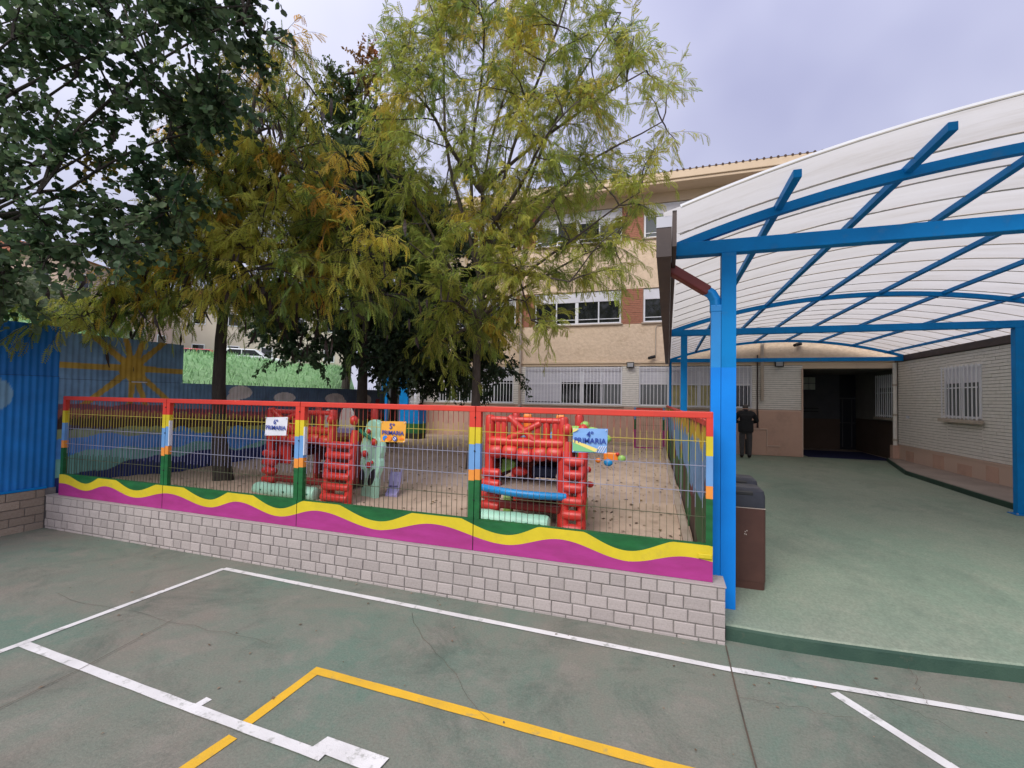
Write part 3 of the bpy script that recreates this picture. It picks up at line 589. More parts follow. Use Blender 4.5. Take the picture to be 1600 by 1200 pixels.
# ------------------------------------------------------------------ play equipment
def log_house(name, x0, x1, y0, y1, zb, label, bench=False):
    t = thing(name, ((x0+x1)/2, (y0+y1)/2, zb), label, 'playhouse', 'red plastic log playhouses in the sand')
    W = x1-x0; zp = zb+.86; zt = zb+1.3
    for (x, y) in ((x0, y0), (x1, y0), (x0, y1), (x1, y1)):       # corner posts
        g = MB(); g.log((x, y, zb), (x, y, zt), .06); g.build('corner_post', 'plred', t, smooth=True)
    for x in (x0+.02,):                                          # notched log ends on the left corner
        for k in range(4):
            g = MB(); g.log((x-.12, y0-.02, zb+.22+k*.13), (x+.14, y0-.05, zb+.22+k*.13), .055); g.build('log_end', 'plred', t, smooth=True)
    for k in range(3):                                           # left and back log walls
        g = MB(); g.log((x0, y0+.05, zb+.55+k*.13), (x0, y1-.05, zb+.55+k*.13), .06); g.build('side_log', 'pldark', t, smooth=True)
    for k in range(5):
        if k == 2: continue
        g = MB(); g.log((x0+.05, y1, zb+.12+k*.16), (x1-.05, y1, zb+.12+k*.16), .07); g.build('back_log', 'pldark', t, smooth=True)
    g = MB(); g.box(x0+.05, x0+W*.35, y1-.05, y1-.02, zb+.4, zb+.8); g.build('back_panel', 'pldark', t, bevel=.02)
    g = MB(); g.box(x0+.05, x1-.05, y1-.12, y1-.075, zb+.6, zp-.03); g.build('back_panel', 'pldark', t, bevel=.02)
    if not bench: g = MB(); g.box(x0+.03, x0+.3, y0+.08, y0+.13, zb+.45, zp-.03); g.build('front_panel', 'plred', t, bevel=.02)
    g = MB(); g.box(x1-.1, x1-.04, y0+.1, y1-.1, zb+.1, zp-.03); g.build('side_panel', 'pldark', t, bevel=.02)
    # deck with knobbly edge
    g = MB(); g.box(x0, x1, y0+.04, y1, zp-.03, zp+.03); g.build('deck', 'pldark', t, bevel=.02)
    k = max(4, int(W/.17))
    for i in range(k):
        g = MB(); cx = x0+W*(i+.5)/k; g.log((cx-W/k*.52, y0-.01, zp+.02*math.sin(i*2)), (cx+W/k*.52, y0-.01, zp+.02*math.sin(i*2+1)), .085); g.build('deck_edge_log', 'plred', t, smooth=True)
    g = MB(); g.log((x0-.02, y0-.02, zp+.13), (x1+.02, y0-.02, zp+.13), .055); g.build('rail_log', 'plred', t, smooth=True)
    g = MB(); g.log((x0-.02, y0-.02, zt-.05), (x1+.02, y0-.02, zt-.05), .035); g.build('rail_log', 'plred', t, smooth=True)
    # railing: uprights and cross braces
    for fx in (.12, .2, .34, .66, .78, .9) if bench else (.1, .4, .6, .82):
        g = MB(); x = x0+W*fx; g.log((x, y0, zp+.1), (x, y0, zt-.04), .042); g.build('railing_upright', 'plred', t, smooth=True)
    a, b = (.34, .66) if bench else (.1, .4)
    for s in (0, 1):
        g = MB(); p = (x0+W*(a-.07), y0-.03, zp+.16+(.27 if s else 0)); q = (x0+W*(b+.05), y0-.03, zt-.08-(.27 if s else 0)); g.log(p, q, .04); g.build('cross_brace', 'plred', t, smooth=True)
    # base log
    g = MB(); g.log((x0-.1, y0-.16, zb+.1), (x1-.1, y0-.16, zb+.1), .1, n=14); bl_ = g.build('base_log', 'plmint', t, smooth=True)
    for i in range(5):
        g = MB(); g.ball((x0+.1+i*(W-.3)/4, y0-.26, zb+.11), (.02, .008, .014), 8, 6); g.build('bolt_hole', 'plgreen', bl_, smooth=True)
    g = MB(); g.box(x0, x1, y0-.06, y0-.01, zb+.2, zb+.3); g.build('sill_log', 'pldark', t, bevel=.02)
    # log ladder on the right
    lx0, lx1 = (x1+.03, x1+.42) if not bench else (x1+.06, x1+.24)
    for x in (lx0, lx1):
        g = MB(); n_ = 7
        pts = [(x, y0-.16+.12*k_/n_, zb+(zp-zb+.16)*k_/n_) for k_ in range(n_+1)]; g.tube(pts, [.052+.008*math.sin(k_*2.5) for k_ in range(n_+1)], 10); g.build('ladder_side', 'plred', t, smooth=True)
        g = MB(); g.ball((x, y0-.07, zp+.3), (.06, .06, .07)); g.build('knob', 'plred', t, smooth=True)
    for k_ in range(6):
        f = (k_+.35)/6; g = MB(); z = zb+(zp-zb)*f+.04; g.log((lx0-.03, y0-.2+.12*f, z), (lx1+.03, y0-.2+.12*f, z), .052); g.build('rung', 'plred', t, smooth=True)
    return t
h1 = log_house('log_playhouse', -5.74, -4.6, 5.5, 6.5, .33, 'red plastic log playhouse with cream slide tops and a log ladder')
h2 = log_house('log_playhouse', -2.03, -1.13, 5.2, 6.2, .34, 'red plastic log playhouse with a blue edged bench across its front', True)
# extras of house 1
for (x, y, zt, rr) in ((Py(541, 650, 6.4).x, 6.4, 1.66, .15), (Py(511, 650, 6.4).x, 6.4, 1.6, .08)):
    g = MB(); prof = [(1, .0), (1, .55), (.8, .8), (.45, .95), (.12, 1.0)]
    poly = [(rr*a, b) for a, b in prof]+[(-rr*a, b) for a, b in reversed(prof)]
    g.plate(poly, lambda u, v, w_, x=x, y=y, zt=zt: (x+u, y+w_, 1.12+(zt-1.12)*v), .06); g.build('slide_crest', 'plcream', h1, bevel=.015)
g = MB(); g.box(Py(529, 650, 6.35).x, Py(553, 650, 6.35).x, 6.33, 6.36, 1.12, 1.3); g.build('slide_panel', 'pllilac', h1, bevel=.01)
g = MB(); g.plate([(-.25, 0), (.2, 0), (.22, .25), (.05, .55), (-.2, .6)], lambda u, v, w_: (-5.0+u, 6.1+w_, .36+v), .08); g.build('inner_slide', 'plgreen', h1, bevel=.02)
g = MB(); g.plate([(-.11, 0), (.12, 0), (.13, .5), (.08, .62), (-.05, .64), (-.1, .5)], lambda u, v, w_: (-4.74+u, 5.95+w_, .36+v), .06); g.build('inner_panel', 'plcream', h1, bevel=.02)
g = MB(); g.plate([(-.15, .1), (.05, 0), (.1, .04), (.1, .12), (.02, .16)], lambda u, v, w_: (-4.85+u, 5.75+w_, 1.0+v), .05); g.build('climbing_hold', 'plmint', h1, bevel=.015)
# extras of house 2: bench, holds, slides
g = MB(); pts = [(-2.06+1.0*k/10, 5.05-.10*math.sin(math.pi*k/10), .79-.03*k/10) for k in range(11)]; g.tube(pts, .042, 10); g.build('bench_edge', 'plblue', h2, smooth=True)
g = MB()
for k in range(10):
    p, q = pts[k], pts[k+1]; g.quad((p[0], p[1]+.02, p[2]+.02), (q[0], q[1]+.02, q[2]+.02), (q[0], 5.75, .8), (p[0], 5.75, .82))
g.build('bench_top', 'cardboard', h2)
g = MB(); g.box(-1.62, -1.2, 5.6, 6.0, .85, 1.0); g.build('under_box', 'plnavy', h2, bevel=.03)
g = MB(); g.plate([(-.1, -.09), (.08, -.02), (.09, .05), (.02, .09), (-.09, .09)], lambda u, v, w_: (-1.86+u, 5.4+w_, 1.0+v), .05); g.build('climbing_hold', 'pllime', h2, bevel=.015)
g = MB(); g.ball((-1.72, 5.42, .95), (.11, .06, .06)); g.build('climbing_hold', 'plred', h2, smooth=True)
g = MB(); g.ball((-1.18, 5.4, .92), (.08, .05, .07)); g.build('climbing_hold', 'plcream', h2, smooth=True)
for x in (-1.82, -1.4):
    g = MB(); poly = [(-.09, 0), (.09, 0), (.07, .06), (.02, .11), (-.03, .11), (-.07, .06)]; g.plate(poly, lambda u, v, w_, x=x: (x+u, 5.9+w_, 1.32+v), .05); g.build('back_hold', 'lblue', h2, bevel=.012)
for x in (-1.9, -1.42):
    g = MB(); g.box(x-.06, x+.06, 6.3, 6.36, 1.3, 1.62); g.build('back_slat', 'plorange', h2, bevel=.02)
g = MB(); g.box(-2.05, -1.93, 5.75, 5.85, .32, .56); g.build('bench_leg', 'pllime', h2, bevel=.02)
# mint climbing board
cb = thing('climbing_board', (-4.2, 5.9, .3), 'mint green scalloped climbing board with red apple holds', 'climbing board')
half = [(.0, 0), (.2, 0), (.2, .25), (.19, .36), (.24, .46), (.27, .55), (.26, .63), (.24, .67), (.28, .76), (.29, .86), (.25, .95), (.2, 1.0), (.2, 1.1), (.16, 1.21), (.08, 1.26), (0, 1.27)]
poly = half+[(-a*.98, b*.985+.01) for a, b in reversed(half[1:-1])]
ca, sa = math.cos(R_(-14)), math.sin(R_(-14))
def cbm(u, v, w_): return (-4.2+u*.82*ca-w_*sa+.05*v, 5.8+u*.82*sa+w_*ca, .31+v*.93)
g = MB(); g.plate(poly, cbm, .1); g.build('board', 'plmint', cb, bevel=.02)
for u, v in ((-.16, .32), (.1, .36)):
    g = MB(); c = cbm(u, v, -.006); sc = (.055, .02, .14)
    b0 = len(g.v); g.ball((0, 0, 0), sc); ang = R_(0 if u < 0 else 22)
    g.v = [(c[0]+x*math.cos(ang)+z*math.sin(ang), c[1]+y, c[2]-x*math.sin(ang)+z*math.cos(ang)) for x, y, z in g.v]; g.build('hand_hole', 'plblack', cb, smooth=True)
for u, v, r in ((.12, .92, .05), (-.1, .72, .05), (.02, .55, .045), (.1, .6, .026), (-.04, 1.08, .035)):
    g = MB(); g.ball(cbm(u, v, -.03), (r, r*.8, r*1.05)); a_ = g.build('apple_hold', 'plred', cb, smooth=True)
    g = MB(); c = cbm(u-.02, v+.01, 0); g.ball(c, (r*1.25, .02, r*1.3)); g.build('hold_ring', 'plmint', cb, smooth=True)
g = MB(); g.tube([cbm(-.28, 1.09, -.03), cbm(-.1, 1.03, -.06), cbm(.1, .96, -.05)], .026, 8); g.build('twig_handle', 'plgreen', cb, smooth=True)
# small lilac slide
sl = thing('small_slide', (-4.0, 6.1, .3), 'small lilac plastic slide lying behind the mint climbing board', 'slide')
g = MB(); pts = [(0, .0), (.12, .02), (.3, .16), (.42, .34), (.47, .4)]
for s_, m_ in ((0, 0),):
    for (a, b), (c, d) in zip(pts, pts[1:]):
        g.quad((-4.02-a*.2, 6.0+a*.6, .32+b*.8), (-3.87-a*.2, 6.05+a*.6, .32+b*.8), (-3.87-c*.2, 6.05+c*.6, .32+d*.8), (-4.02-c*.2, 6.0+c*.6, .32+d*.8))
o = g.build('chute', 'pllilac', sl); sm = o.modifiers.new('thickness', 'SOLIDIFY'); sm.thickness = .03
for dx, dy in ((0, 0), (.15, .05)):
    g = MB(); g.plate([(a, b+.07) for a, b in pts]+[(a, b-.02) for a, b in reversed(pts)], lambda u, v, w_, dx=dx, dy=dy: (-4.02+dx+w_-u*.2, 6.0+dy+u*.6, .32+v*.8), .02); g.build('slide_side', 'pllilac', sl)
g = MB(); g.box(-4.1, -3.98, 6.27, 6.29, .28, .62); g.build('support', 'plblack', sl)
# lime post with apples beside the second house
lp = thing('apple_post', (-1.0, 5.75, .3), 'lime green plastic play post with red knobs and a leafy top', 'play post')
g = MB(); g.plate([(-.06, 0), (.06, 0), (.055, .7), (.07, 1.0), (-.07, 1.0), (-.055, .7)], lambda u, v, w_: (-1.0+u, 5.72+w_, .3+v), .09); g.build('post', 'pllime', lp, bevel=.015)
for cx, cz, rx, rz in ((-1.1, 1.44, .12, .07), (-.9, 1.42, .14, .08), (-.98, 1.52, .06, .05), (-.75, 1.36, .1, .06)):
    g = MB(); g.ball((cx, 5.78, cz), (rx, .08, rz), 12, 8); g.build('leaf_lobe', 'pllime', lp, smooth=True)
for cx, cz, r, m_ in ((-.93, .98, .04, 'plred'), (-.9, .8, .04, 'plred'), (-.8, 1.1, .03, 'plorange'), (-.52, 1.14, .04, 'pllime'), (-.68, 1.08, .045, 'plblue'), (-.57, 1.19, .02, 'plred')):
    g = MB(); g.ball((cx, 5.7, cz), (r*1.2, r*.7, r), 10, 8); g.build('fruit_knob', m_, lp, smooth=True)
g = MB(); g.box(-.74, -.56, 5.72, 5.75, 1.1, 1.2); g.build('fruit_tray', 'plorange', lp, bevel=.02)

# blue doors at the back corner and red ladder frame
bd = thing('blue_gate', (-10, 15.8, .1), 'dark gate with two bright blue leaves beside the school wall', 'gate')
for a, b in ((597, 606), (625, 638)):
    p, q = Py(a, 612, 15.8), Py(b, 612, 15.8); g = MB(); g.box(p.x, q.x, 15.76, 15.84, .1, 2.62); g.build('gate_leaf', 'blue', bd, bevel=.01)
g = MB(); p, q = Py(640, 612, 15.9), Py(656, 612, 15.9)
for k in range(9): g.box(p.x-.02+k*(q.x-p.x)/8, p.x+k*(q.x-p.x)/8, 15.88, 15.9, .1, 2.5)
for k in range(9): g.box(p.x, q.x, 15.86, 15.878, .3+k*.26, .315+k*.26)
g.build('mesh_panel', 'bars', bd)
g = MB(); g.box(-11.4, -9.75, 16.3, 16.4, 0, 2.9); g.build('dark_backing', 'dark', bd)
# painted panel below (blue / green fade seen through the fence)
cabp = Py(628, 650, 14.6); cabq = Py(655, 650, 14.6)
cabt = thing('painted_cabinet', (cabp.x, 14.7, .1), 'low cabinet painted blue and green near the back corner of the sand', 'cabinet')
g = MB(); g.box(cabp.x, cabq.x, 14.6, 15.1, .12, .5, 0); g.box(cabp.x, cabq.x, 14.6, 15.1, .501, .85, 1); g.box(cabp.x, cabq.x, 14.6, 15.1, .851, 1.4, 2); g.build('body', ['black', 'green', 'blue'], cabt, bevel=.01)
g = MB(); g.box(cabp.x-.03, cabq.x+.03, 14.58, 15.13, 1.402, 1.44); g.build('top', 'black', cabt)
rl = thing('red_ladder', (-7.1, 10.5, .35), 'dark red wooden ladder frame by the mural wall', 'climbing frame')
a, b = Py(565, 650, 10.4), Py(588, 650, 10.4)
for x in (a.x, b.x):
    g = MB(); g.box(x-.04, x+.04, 10.4, 10.48, .3, 1.75); g.build('side_post', 'pldark', rl, bevel=.01)
for k in range(7):
    g = MB(); g.box(a.x+.041, b.x-.041, 10.42, 10.46, .55+k*.16, .6+k*.16); g.build('rung', 'pipered', rl)

# ------------------------------------------------------------------ school building
BY = 17.0
sb = thing('school_building', (0, BY, 0), 'three storey beige school building with white barred ground floor windows', 'building')
BX0, BX1 = -10.0, 14.0
w1 = [(-8.93, -5.67), (-4.89, -1.63), (-.85, 2.41), (3.2, 6.45), (7.25, 10.5)]
w0 = [(-9.0, -5.7), (-5.22, -1.56), (-.98, 2.65)]
EX0, EX1, EZ = 4.1, 6.75, 2.95
def wall_band(z0, z1, holes, m, y=BY, th=.3, name='wall', x0=BX0, x1=BX1):
    """wall strip between z0 and z1 with openings cut from side to side"""
    x = x0
    for a, b in sorted(holes)+[(x1, x1)]:
        if a > x: MB().box(x, a, y, y+th, z0, z1).build(name, m, sb)
        x = b
wall_band(.0, 1.56, [(EX0, EX1)], 'dado', name='dado_wall', y=BY-.02)
wall_band(1.56, 1.6, [(EX0, EX1)], 'dadotrim', name='dado_cap', y=BY-.035, th=.1)
wall_band(1.6, 3.06, w0+[(EX0, EX1)], 'wmortar', name='ground_wall')
wall_band(3.06, 3.16, [], 'plaster2', name='lintel_band', y=BY-.01)
wall_band(3.16, 3.22, [], 'plaster2', name='string_course', y=BY-.05, th=.2)
wall_band(3.22, 4.58, [], 'plaster', name='upper_wall')
wall_band(4.58, 5.86, w1, 'rmortar', name='pier_wall', y=BY+.03)
wall_band(5.86, 7.62, [], 'plaster', name='upper_wall')
wall_band(7.62, 8.9, w1, 'rmortar', name='pier_wall', y=BY+.03)
wall_band(8.9, 9.24, [], 'plaster2', name='top_wall')
# the core is in pieces so that the passage behind the entrance stays hollow
g = MB(); g.box(BX0, EX0-.25, BY+.31, BY+9, 0, 9.22); g.box(EX1+.25, BX1, BY+.31, BY+9, 0, 9.22); g.box(EX0-.25, EX1+.25, BY+.31, BY+9, EZ+.1, 9.22); g.build('building_core', 'dark', sb)
g = MB(); g.box(BX0-.4, BX1+.4, BY-.75, BY+9.4, 9.24, 9.34, 0); g.box(BX0-.45, BX1+.45, BY-.8, BY+9.5, 9.34, 9.6, 0); eave = g.build('eave', 'plaster2', sb, bevel=.02)
g = MB()
for k in range(125):
    x = BX0-.45+k*.2; g.tube([(x+.1, BY-.82, 9.605), (x+.1, BY+2, 10.18)], .04, 6)
g.build('tile_row', 'tile', eave)
g = MB(); g.quad((BX0-.45, BY-.8, 9.61), (BX1+.45, BY-.8, 9.61), (BX1+.45, BY+4.5, 10.75), (BX0-.45, BY+4.5, 10.75)); g.build('roof_slope', 'tile', eave)
def bricks(name, rects, m, y=None, x=None, rowh=.068, bl=.25, depth=.02, parent=None, sign=-1):
    """courses of single bricks, joined: too small to pick apart. rects (a0,a1,z0,z1)"""
    g = MB()
    for a0, a1, z0, z1 in rects:
        n = max(1, int(round((z1-z0)/rowh))); rh = (z1-z0)/n
        for r in range(n):
            p = a0-(bl/2 if r % 2 else 0)*1.0
            while p < a1-.001:
                s, e = max(a0, p), min(a1, p+bl); p += bl
                if e-s < .02: continue
                d = depth+random.uniform(-.005, .006); q0, q1 = z0+r*rh+.005, z0+(r+1)*rh-.006
                dz = random.uniform(-.002, .002)
                if x is None: g.box(s+.0015, e-.0015, y-d, y+.01, q0+dz, q1+dz)
                else: g.box(x-d, x+.01, s+.0015, e-.0015, q0+dz, q1+dz)
    return tag(g.build(name, m, parent, fix=False), kind='stuff')
gaps = []
xx = BX0
for a, b in sorted(w0+[(EX0, EX1)])+[(BX1, BX1)]:
    if a > xx: gaps.append((xx, a))
    xx = b
bricks('painted_bricks', [(a, b, 1.61, 3.05) for a, b in gaps if a < 6.7], 'wbrick', y=BY, parent=sb)
pg = [(a[1]+.02, b[0]-.02) for a, b in zip(w1, w1[1:])]
bricks('pier_bricks', [(a, b, 4.59, 5.85) for a, b in pg]+[(a, b, 7.63, 8.89) for a, b in pg], 'rbrick', y=BY+.03, parent=sb)
def window(x0, x1, z0, z1, mull, shutter, parent=sb, bars=False, panes=None, y=BY+.1, blinds=None, sill=True):
    """frame with mullions, glass panes, roller blinds and, where barred, a grille"""
    g = MB(); f = .06
    g.box(x0, x1, y-.05, y, z0, z0+f); g.box(x0, x1, y-.05, y, z1-f, z1); g.box(x0, x0+f, y-.05, y, z0+f, z1-f); g.box(x1-f, x1, y-.05, y, z0+f, z1-f)
    xs = [x0+f]+[x0+(x1-x0)*m_ for m_ in mull]+[x1-f]
    zt = z1-f-shutter
    for k, m_ in enumerate(mull):
        wd = .06 if k == len(mull)//2 else .025
        g.box(x0+(x1-x0)*m_-wd, x0+(x1-x0)*m_+wd, y-.05, y, z0+f, zt)
    if bars is False: g.box(x0+f, x1-f, y-.04, y-.01, z0+f+.12, z0+f+.145)
    win = g.build('window', 'wframe', parent, bevel=.004)
    if shutter:
        g = MB(); g.box(x0+f, x1-f, y-.06, y-.01, zt, z1-f); g.build('blind_box', 'shutter', win, bevel=.005)
    for k in range(len(xs)-1):
        pm = (panes or ['pane'])[k % len(panes or [1])]
        g = MB(); g.box(xs[k], xs[k+1], y-.022, y-.012, z0+f, zt); g.build('pane', pm, win)
        if blinds and blinds[k] > 0:
            zz = zt-(zt-z0-f)*blinds[k]; g = MB(); n_ = max(2, int((zt-zz)/.05))
            for r in range(n_): g.box(xs[k]+.004, xs[k+1]-.004, y-.036, y-.026+.003*(r % 2), zz+(zt-zz)*r/n_+.003, zz+(zt-zz)*(r+1)/n_)
            g.build('roller_blind', 'shutter', win)
    if sill:
        g = MB(); g.box(x0-.06, x1+.06, BY-.07, y-.05, z0-.05, z0-.002); g.build('sill', 'sill', win, bevel=.006)
    if bars:
        g = MB(); n_ = int((x1-x0)/.125)
        for k in range(n_+1):
            x = x0+.02+(x1-x0-.04)*k/n_; g.box(x-.009, x+.009, BY-.052, BY-.034, z0-.02, z1+.0)
        for z in (z0+.02, z0+(z1-z0)*.56, z1-.03): g.box(x0, x1, BY-.034, BY-.022, z-.011, z+.011)
        g.build('window_bars', 'bars', win)
    return win
for i, (a, b) in enumerate(w1):
    window(a, b, 4.62, 5.84, (.26, .5, .75), .32)
    window(a, b, 7.66, 8.88, (.26, .5, .75), .3, panes=['pane2', 'pane', 'pane', 'pane2'], blinds=[.25, 0, .1, .3] if i == 1 else [.1, .2, 0, 0])
window(*w0[0], 1.63, 3.04, (.25, .5, .75), .12, bars=True, blinds=[.4, .3, .45, .3])
window(*w0[1], 1.63, 3.04, (.38, .6, .8), .1, bars=True, blinds=[.97, .35, .35, .4], panes=['pane', 'pane', 'pane', 'pane2'])
window(*w0[2], 1.63, 3.04, (.27, .55, .83), .1, bars=True, blinds=[.4, .42, .42, .42], panes=['pane2', 'curtain', 'curtain', 'pane'])
# pipes on the facade
for x in (-5.42, 2.93):
    g = MB(); g.tube([(x, BY-.09, 1.9 if x > 0 else .1), (x, BY-.09, 9.22)], .05, 10); dp = g.build('downpipe', 'sill', sb, smooth=True)
    for z in (2.2, 3.9, 6.6): g = MB(); g.tube([(x, BY-.09, z), (x, BY-.09, z+.05)], .058, 10); g.build('pipe_clip', 'sill', dp)
g = MB(); g.tube([(2.8, BY-.05, 1.0), (2.8, BY-.05, 3.4)], .022, 8); g.build('cable_pipe', 'gutter', sb, smooth=True)
# stepped plaster boxing and trims on the dado
for x0, x1, z0, z1 in ((2.83, 4.09, .12, 1.56),): 
    g = MB(); g.box(x0, x1, BY-.09, BY-.021, z0, z1); g.build('dado_panel', 'dado', sb, bevel=.008)
g = MB(); g.box(2.62, 3.05, BY-.14, BY-.091, .12, .95); g.build('dado_step', 'dado', sb, bevel=.008)
g = MB(); g.box(3.05, 3.42, BY-.14, BY-.091, .12, .42); g.build('dado_step', 'dado', sb, bevel=.008)
g = MB(); g.box(2.5, 3.07, BY-.16, BY-.092, .95, .985); g.box(3.052, 3.08, BY-.16, BY-.092, .42, .949); g.box(3.082, 3.44, BY-.16, BY-.092, .421, .45); g.build('dado_moulding', 'dadotrim', sb)
g = MB(); g.box(2.44, 2.62, BY-.1, BY-.03, .12, .62); g.build('meter_recess', 'black', sb)
g = MB(); g.box(EX0-.03, EX0, BY-.1, BY+.1, .12, EZ); g.build('entrance_jamb', 'dadotrim', sb)
# entrance passage
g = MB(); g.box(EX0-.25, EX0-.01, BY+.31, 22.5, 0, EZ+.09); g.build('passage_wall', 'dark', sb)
g = MB(); g.box(EX1+.01, EX1+.25, BY+.31, 22.5, 1.3, EZ+.09); g.build('passage_wall', 'shade_greige', sb)
g = MB(); g.box(EX1, EX1+.24, BY+.32, 22.5, 0, 1.299); g.build('passage_dado', 'shade_dado', sb)
g = MB(); g.box(EX0-.01, EX1+.01, BY+.31, 22.5, EZ, EZ+.09); g.build('passage_ceiling', 'shade_greige', sb)
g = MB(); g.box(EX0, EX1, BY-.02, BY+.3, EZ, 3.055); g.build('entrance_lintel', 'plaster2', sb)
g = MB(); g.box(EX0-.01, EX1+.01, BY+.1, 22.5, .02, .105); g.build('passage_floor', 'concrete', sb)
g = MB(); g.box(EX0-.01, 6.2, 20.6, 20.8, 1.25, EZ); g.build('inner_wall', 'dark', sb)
g = MB(); g.box(EX0-.01, 6.2, 20.58, 20.8, .1, 1.249); g.build('inner_dado', 'shade_dado', sb)
for x0, x1, z0, z1 in ((4.6, 5.0, 1.9, 2.0), (4.75, 5.5, 1.62, 1.66), (4.75, 5.5, 1.5, 1.54)):
    g = MB(); g.box(x0, x1, 20.57, 20.579, z0, z1); g.build('notice', 'black', sb)
g = MB(); g.box(6.2, EX1, 20.7, 20.78, .1, EZ); dr = g.build('entrance_door', 'door', sb)
for x0, x1, z0, z1 in ((6.22, 6.74, 2.02, 2.07), (6.22, 6.74, 1.1, 1.13), (6.3, 6.33, .2, 2.0), (6.6, 6.63, .2, 2.0)):
    g = MB(); g.box(x0, x1, 20.67, 20.699, z0, z1); g.build('door_bar', 'dark', dr)
# glass block light inside the passage
for i in range(2):
    for j in range(2):
        g = MB(); g.box(4.96+i*.22, 5.165+i*.22, 20.53, 20.578, 2.36+j*.25, 2.59+j*.25); g.build('glass_block', 'glassblock', sb, bevel=.01)
# barred window inside the passage on the side wall
def side_window(parent, x, y0, y1, z0, z1, name='window', n=9):
    g = MB(); f = .05
    for a in ((y0, y1, z0, z0+f), (y0, y1, z1-f, z1), (y0, y0+f, z0+f, z1-f), (y1-f, y1, z0+f, z1-f), ((y0+y1)/2-.03, (y0+y1)/2+.03, z0+f, z1-f)):
        g.box(x-.05, x-.012, a[0], a[1], a[2], a[3])
    win = g.build(name, 'wframe', parent)
    for k in range(2):
        a = y0+f if k == 0 else (y0+y1)/2+.03; b = (y0+y1)/2-.03 if k == 0 else y1-f
        g = MB(); g.box(x-.03, x-.014, a, b, z0+f, z1-f); g.build('pane', 'pane2', win)
    g = MB(); g.box(x-.045, x-.031, y0+f, y1-f, z1-f-.35, z1-f); g.build('roller_blind', 'shutter', win)
    g = MB()
    for k in range(n+1):
        yy = y0+(y1-y0)*k/n; g.box(x-.13, x-.11, yy-.01, yy+.01, z0-.02, z1+.02)
    for z in (z0+.02, (z0+z1)/2+.1, z1-.02): g.box(x-.11, x-.095, y0, y1, z-.012, z+.012)
    for z in (z0+.05, z1-.05):
        for yy in (y0+.02, y1-.02): g.box(x-.095, x-.01, yy-.008, yy+.008, z-.008, z+.008)
    g.build('window_bars', 'bars', win)
    g = MB(); g.box(x-.16, x-.052, y0-.12, y1+.12, z0-.11, z0-.03); g.build('sill', 'sill', win, bevel=.01)
    return win
side_window(sb, EX1+.005, 17.3, 18.6, 1.45, 2.78)
dm = tag(MB().box(4.3, 6.6, 17.15, 19.6, .106, .122).build('door_mat', 'mats', bevel=.004), 'dark blue mat lying on the entrance floor of the school', 'mat')

# side wing with painted bricks
SWX = 6.6
wg = thing('side_wing', (8.3, 12.5, 0), 'single storey white painted brick wing with a barred window and pink base', 'building')
g = MB(); g.box(SWX, 10, 6.5, BY-.02, 0, 3.2); g.build('wing_core', 'wmortar', wg)
g = MB(); g.box(SWX-.045, SWX+.01, 6.5, BY-.12, .2, .61); g.build('dado', 'dadotrim', wg, bevel=.005)
for yy in (9.2, 11.3, 12.4, 13.3, 14.4, 15.9):
    g = MB(); g.box(SWX-.05, SWX-.0455, yy, yy+.4+.2*random.random(), .22, .22+random.uniform(.22, .36)); g.build('dado_patch', 'dado', wg)
g = MB(); g.box(SWX-.055, SWX+.01, 6.5, BY-.12, .611, .65); g.build('dado_cap', 'dadotrim', wg)
WY0, WY1, WZ0, WZ1 = 12.97, 14.33, 1.55, 2.78
bricks('painted_bricks', [(6.5, WY0, .655, 3.12), (WY1, BY-.14, .655, 3.12), (WY0, WY1, .655, WZ0), (WY0, WY1, WZ1, 3.12)], 'wbrick', x=SWX, depth=.022, rowh=.072, parent=wg)
side_window(wg, SWX+.004, WY0, WY1, WZ0, WZ1)
g = MB(); g.box(SWX-.07, 10.05, 6.45, BY-.03, 3.13, 3.3); g.build('roof_flashing', 'gutter', wg, bevel=.01)
g = MB(); g.tube([(SWX-.1, BY-.13, .3), (SWX-.1, BY-.13, 3.1)], .055, 10); dp = g.build('downpipe', 'wbrick', wg, smooth=True)
g = MB(); g.box(SWX-.2, SWX-.025, BY-.24, BY-.03, .22, .62); g.build('pipe_shoe', 'dado', wg, bevel=.015)
for z in (.75, 1.5, 2.4): g = MB(); g.tube([(SWX-.1, BY-.13, z), (SWX-.1, BY-.13, z+.06)], .064, 10); g.build('pipe_clip', 'sill', dp)
g = MB(); g.box(SWX-.06, SWX-.022, 16.2, 16.3, 1.45, 1.52); g.build('tap_box', 'wframe', wg)

# wall lamps, cameras
def flood(x, z, label):
    t = thing('wall_lamp', (x, BY-.05, z-.1), label, 'lamp', 'floodlights on the school front')
    g = MB(); g.box(x-.13, x+.13, BY-.16, BY-.09, z-.1, z+.1); g.build('housing', 'black', t, bevel=.012)
    g = MB(); g.box(x-.1, x+.1, BY-.166, BY-.161, z-.07, z+.07); g.build('lens', 'lampglass', t)
    g = MB(); g.box(x-.025, x+.025, BY-.09, BY-.02, z-.03, z+.03); g.build('bracket', 'black', t)
flood(-1.27, 3.09, 'square black floodlight on the white bricks between two barred windows'); flood(3.42, 3.1, 'square black floodlight on the school wall under the blue back beam')
def cctv(x, z, label, y=BY):
    t = thing('security_camera', (x, y, z), label, 'camera')
    g = MB(); g.box(x-.02, x+.02, y-.12, y-.002, z+.02, z+.05); g.build('arm', 'black', t)
    g = MB(); g.tube([(x-.12, y-.22, z-.04), (x-.02, y-.12, z), (x+.1, y-.1, z+.03)], [.05, .055, .05], 10); g.build('body', 'black', t, smooth=True)
cctv(-.52, 3.36, 'small dark security camera on the plaster above the barred windows'); cctv(3.95, 3.72, 'small dark security camera under the arched canopy end')
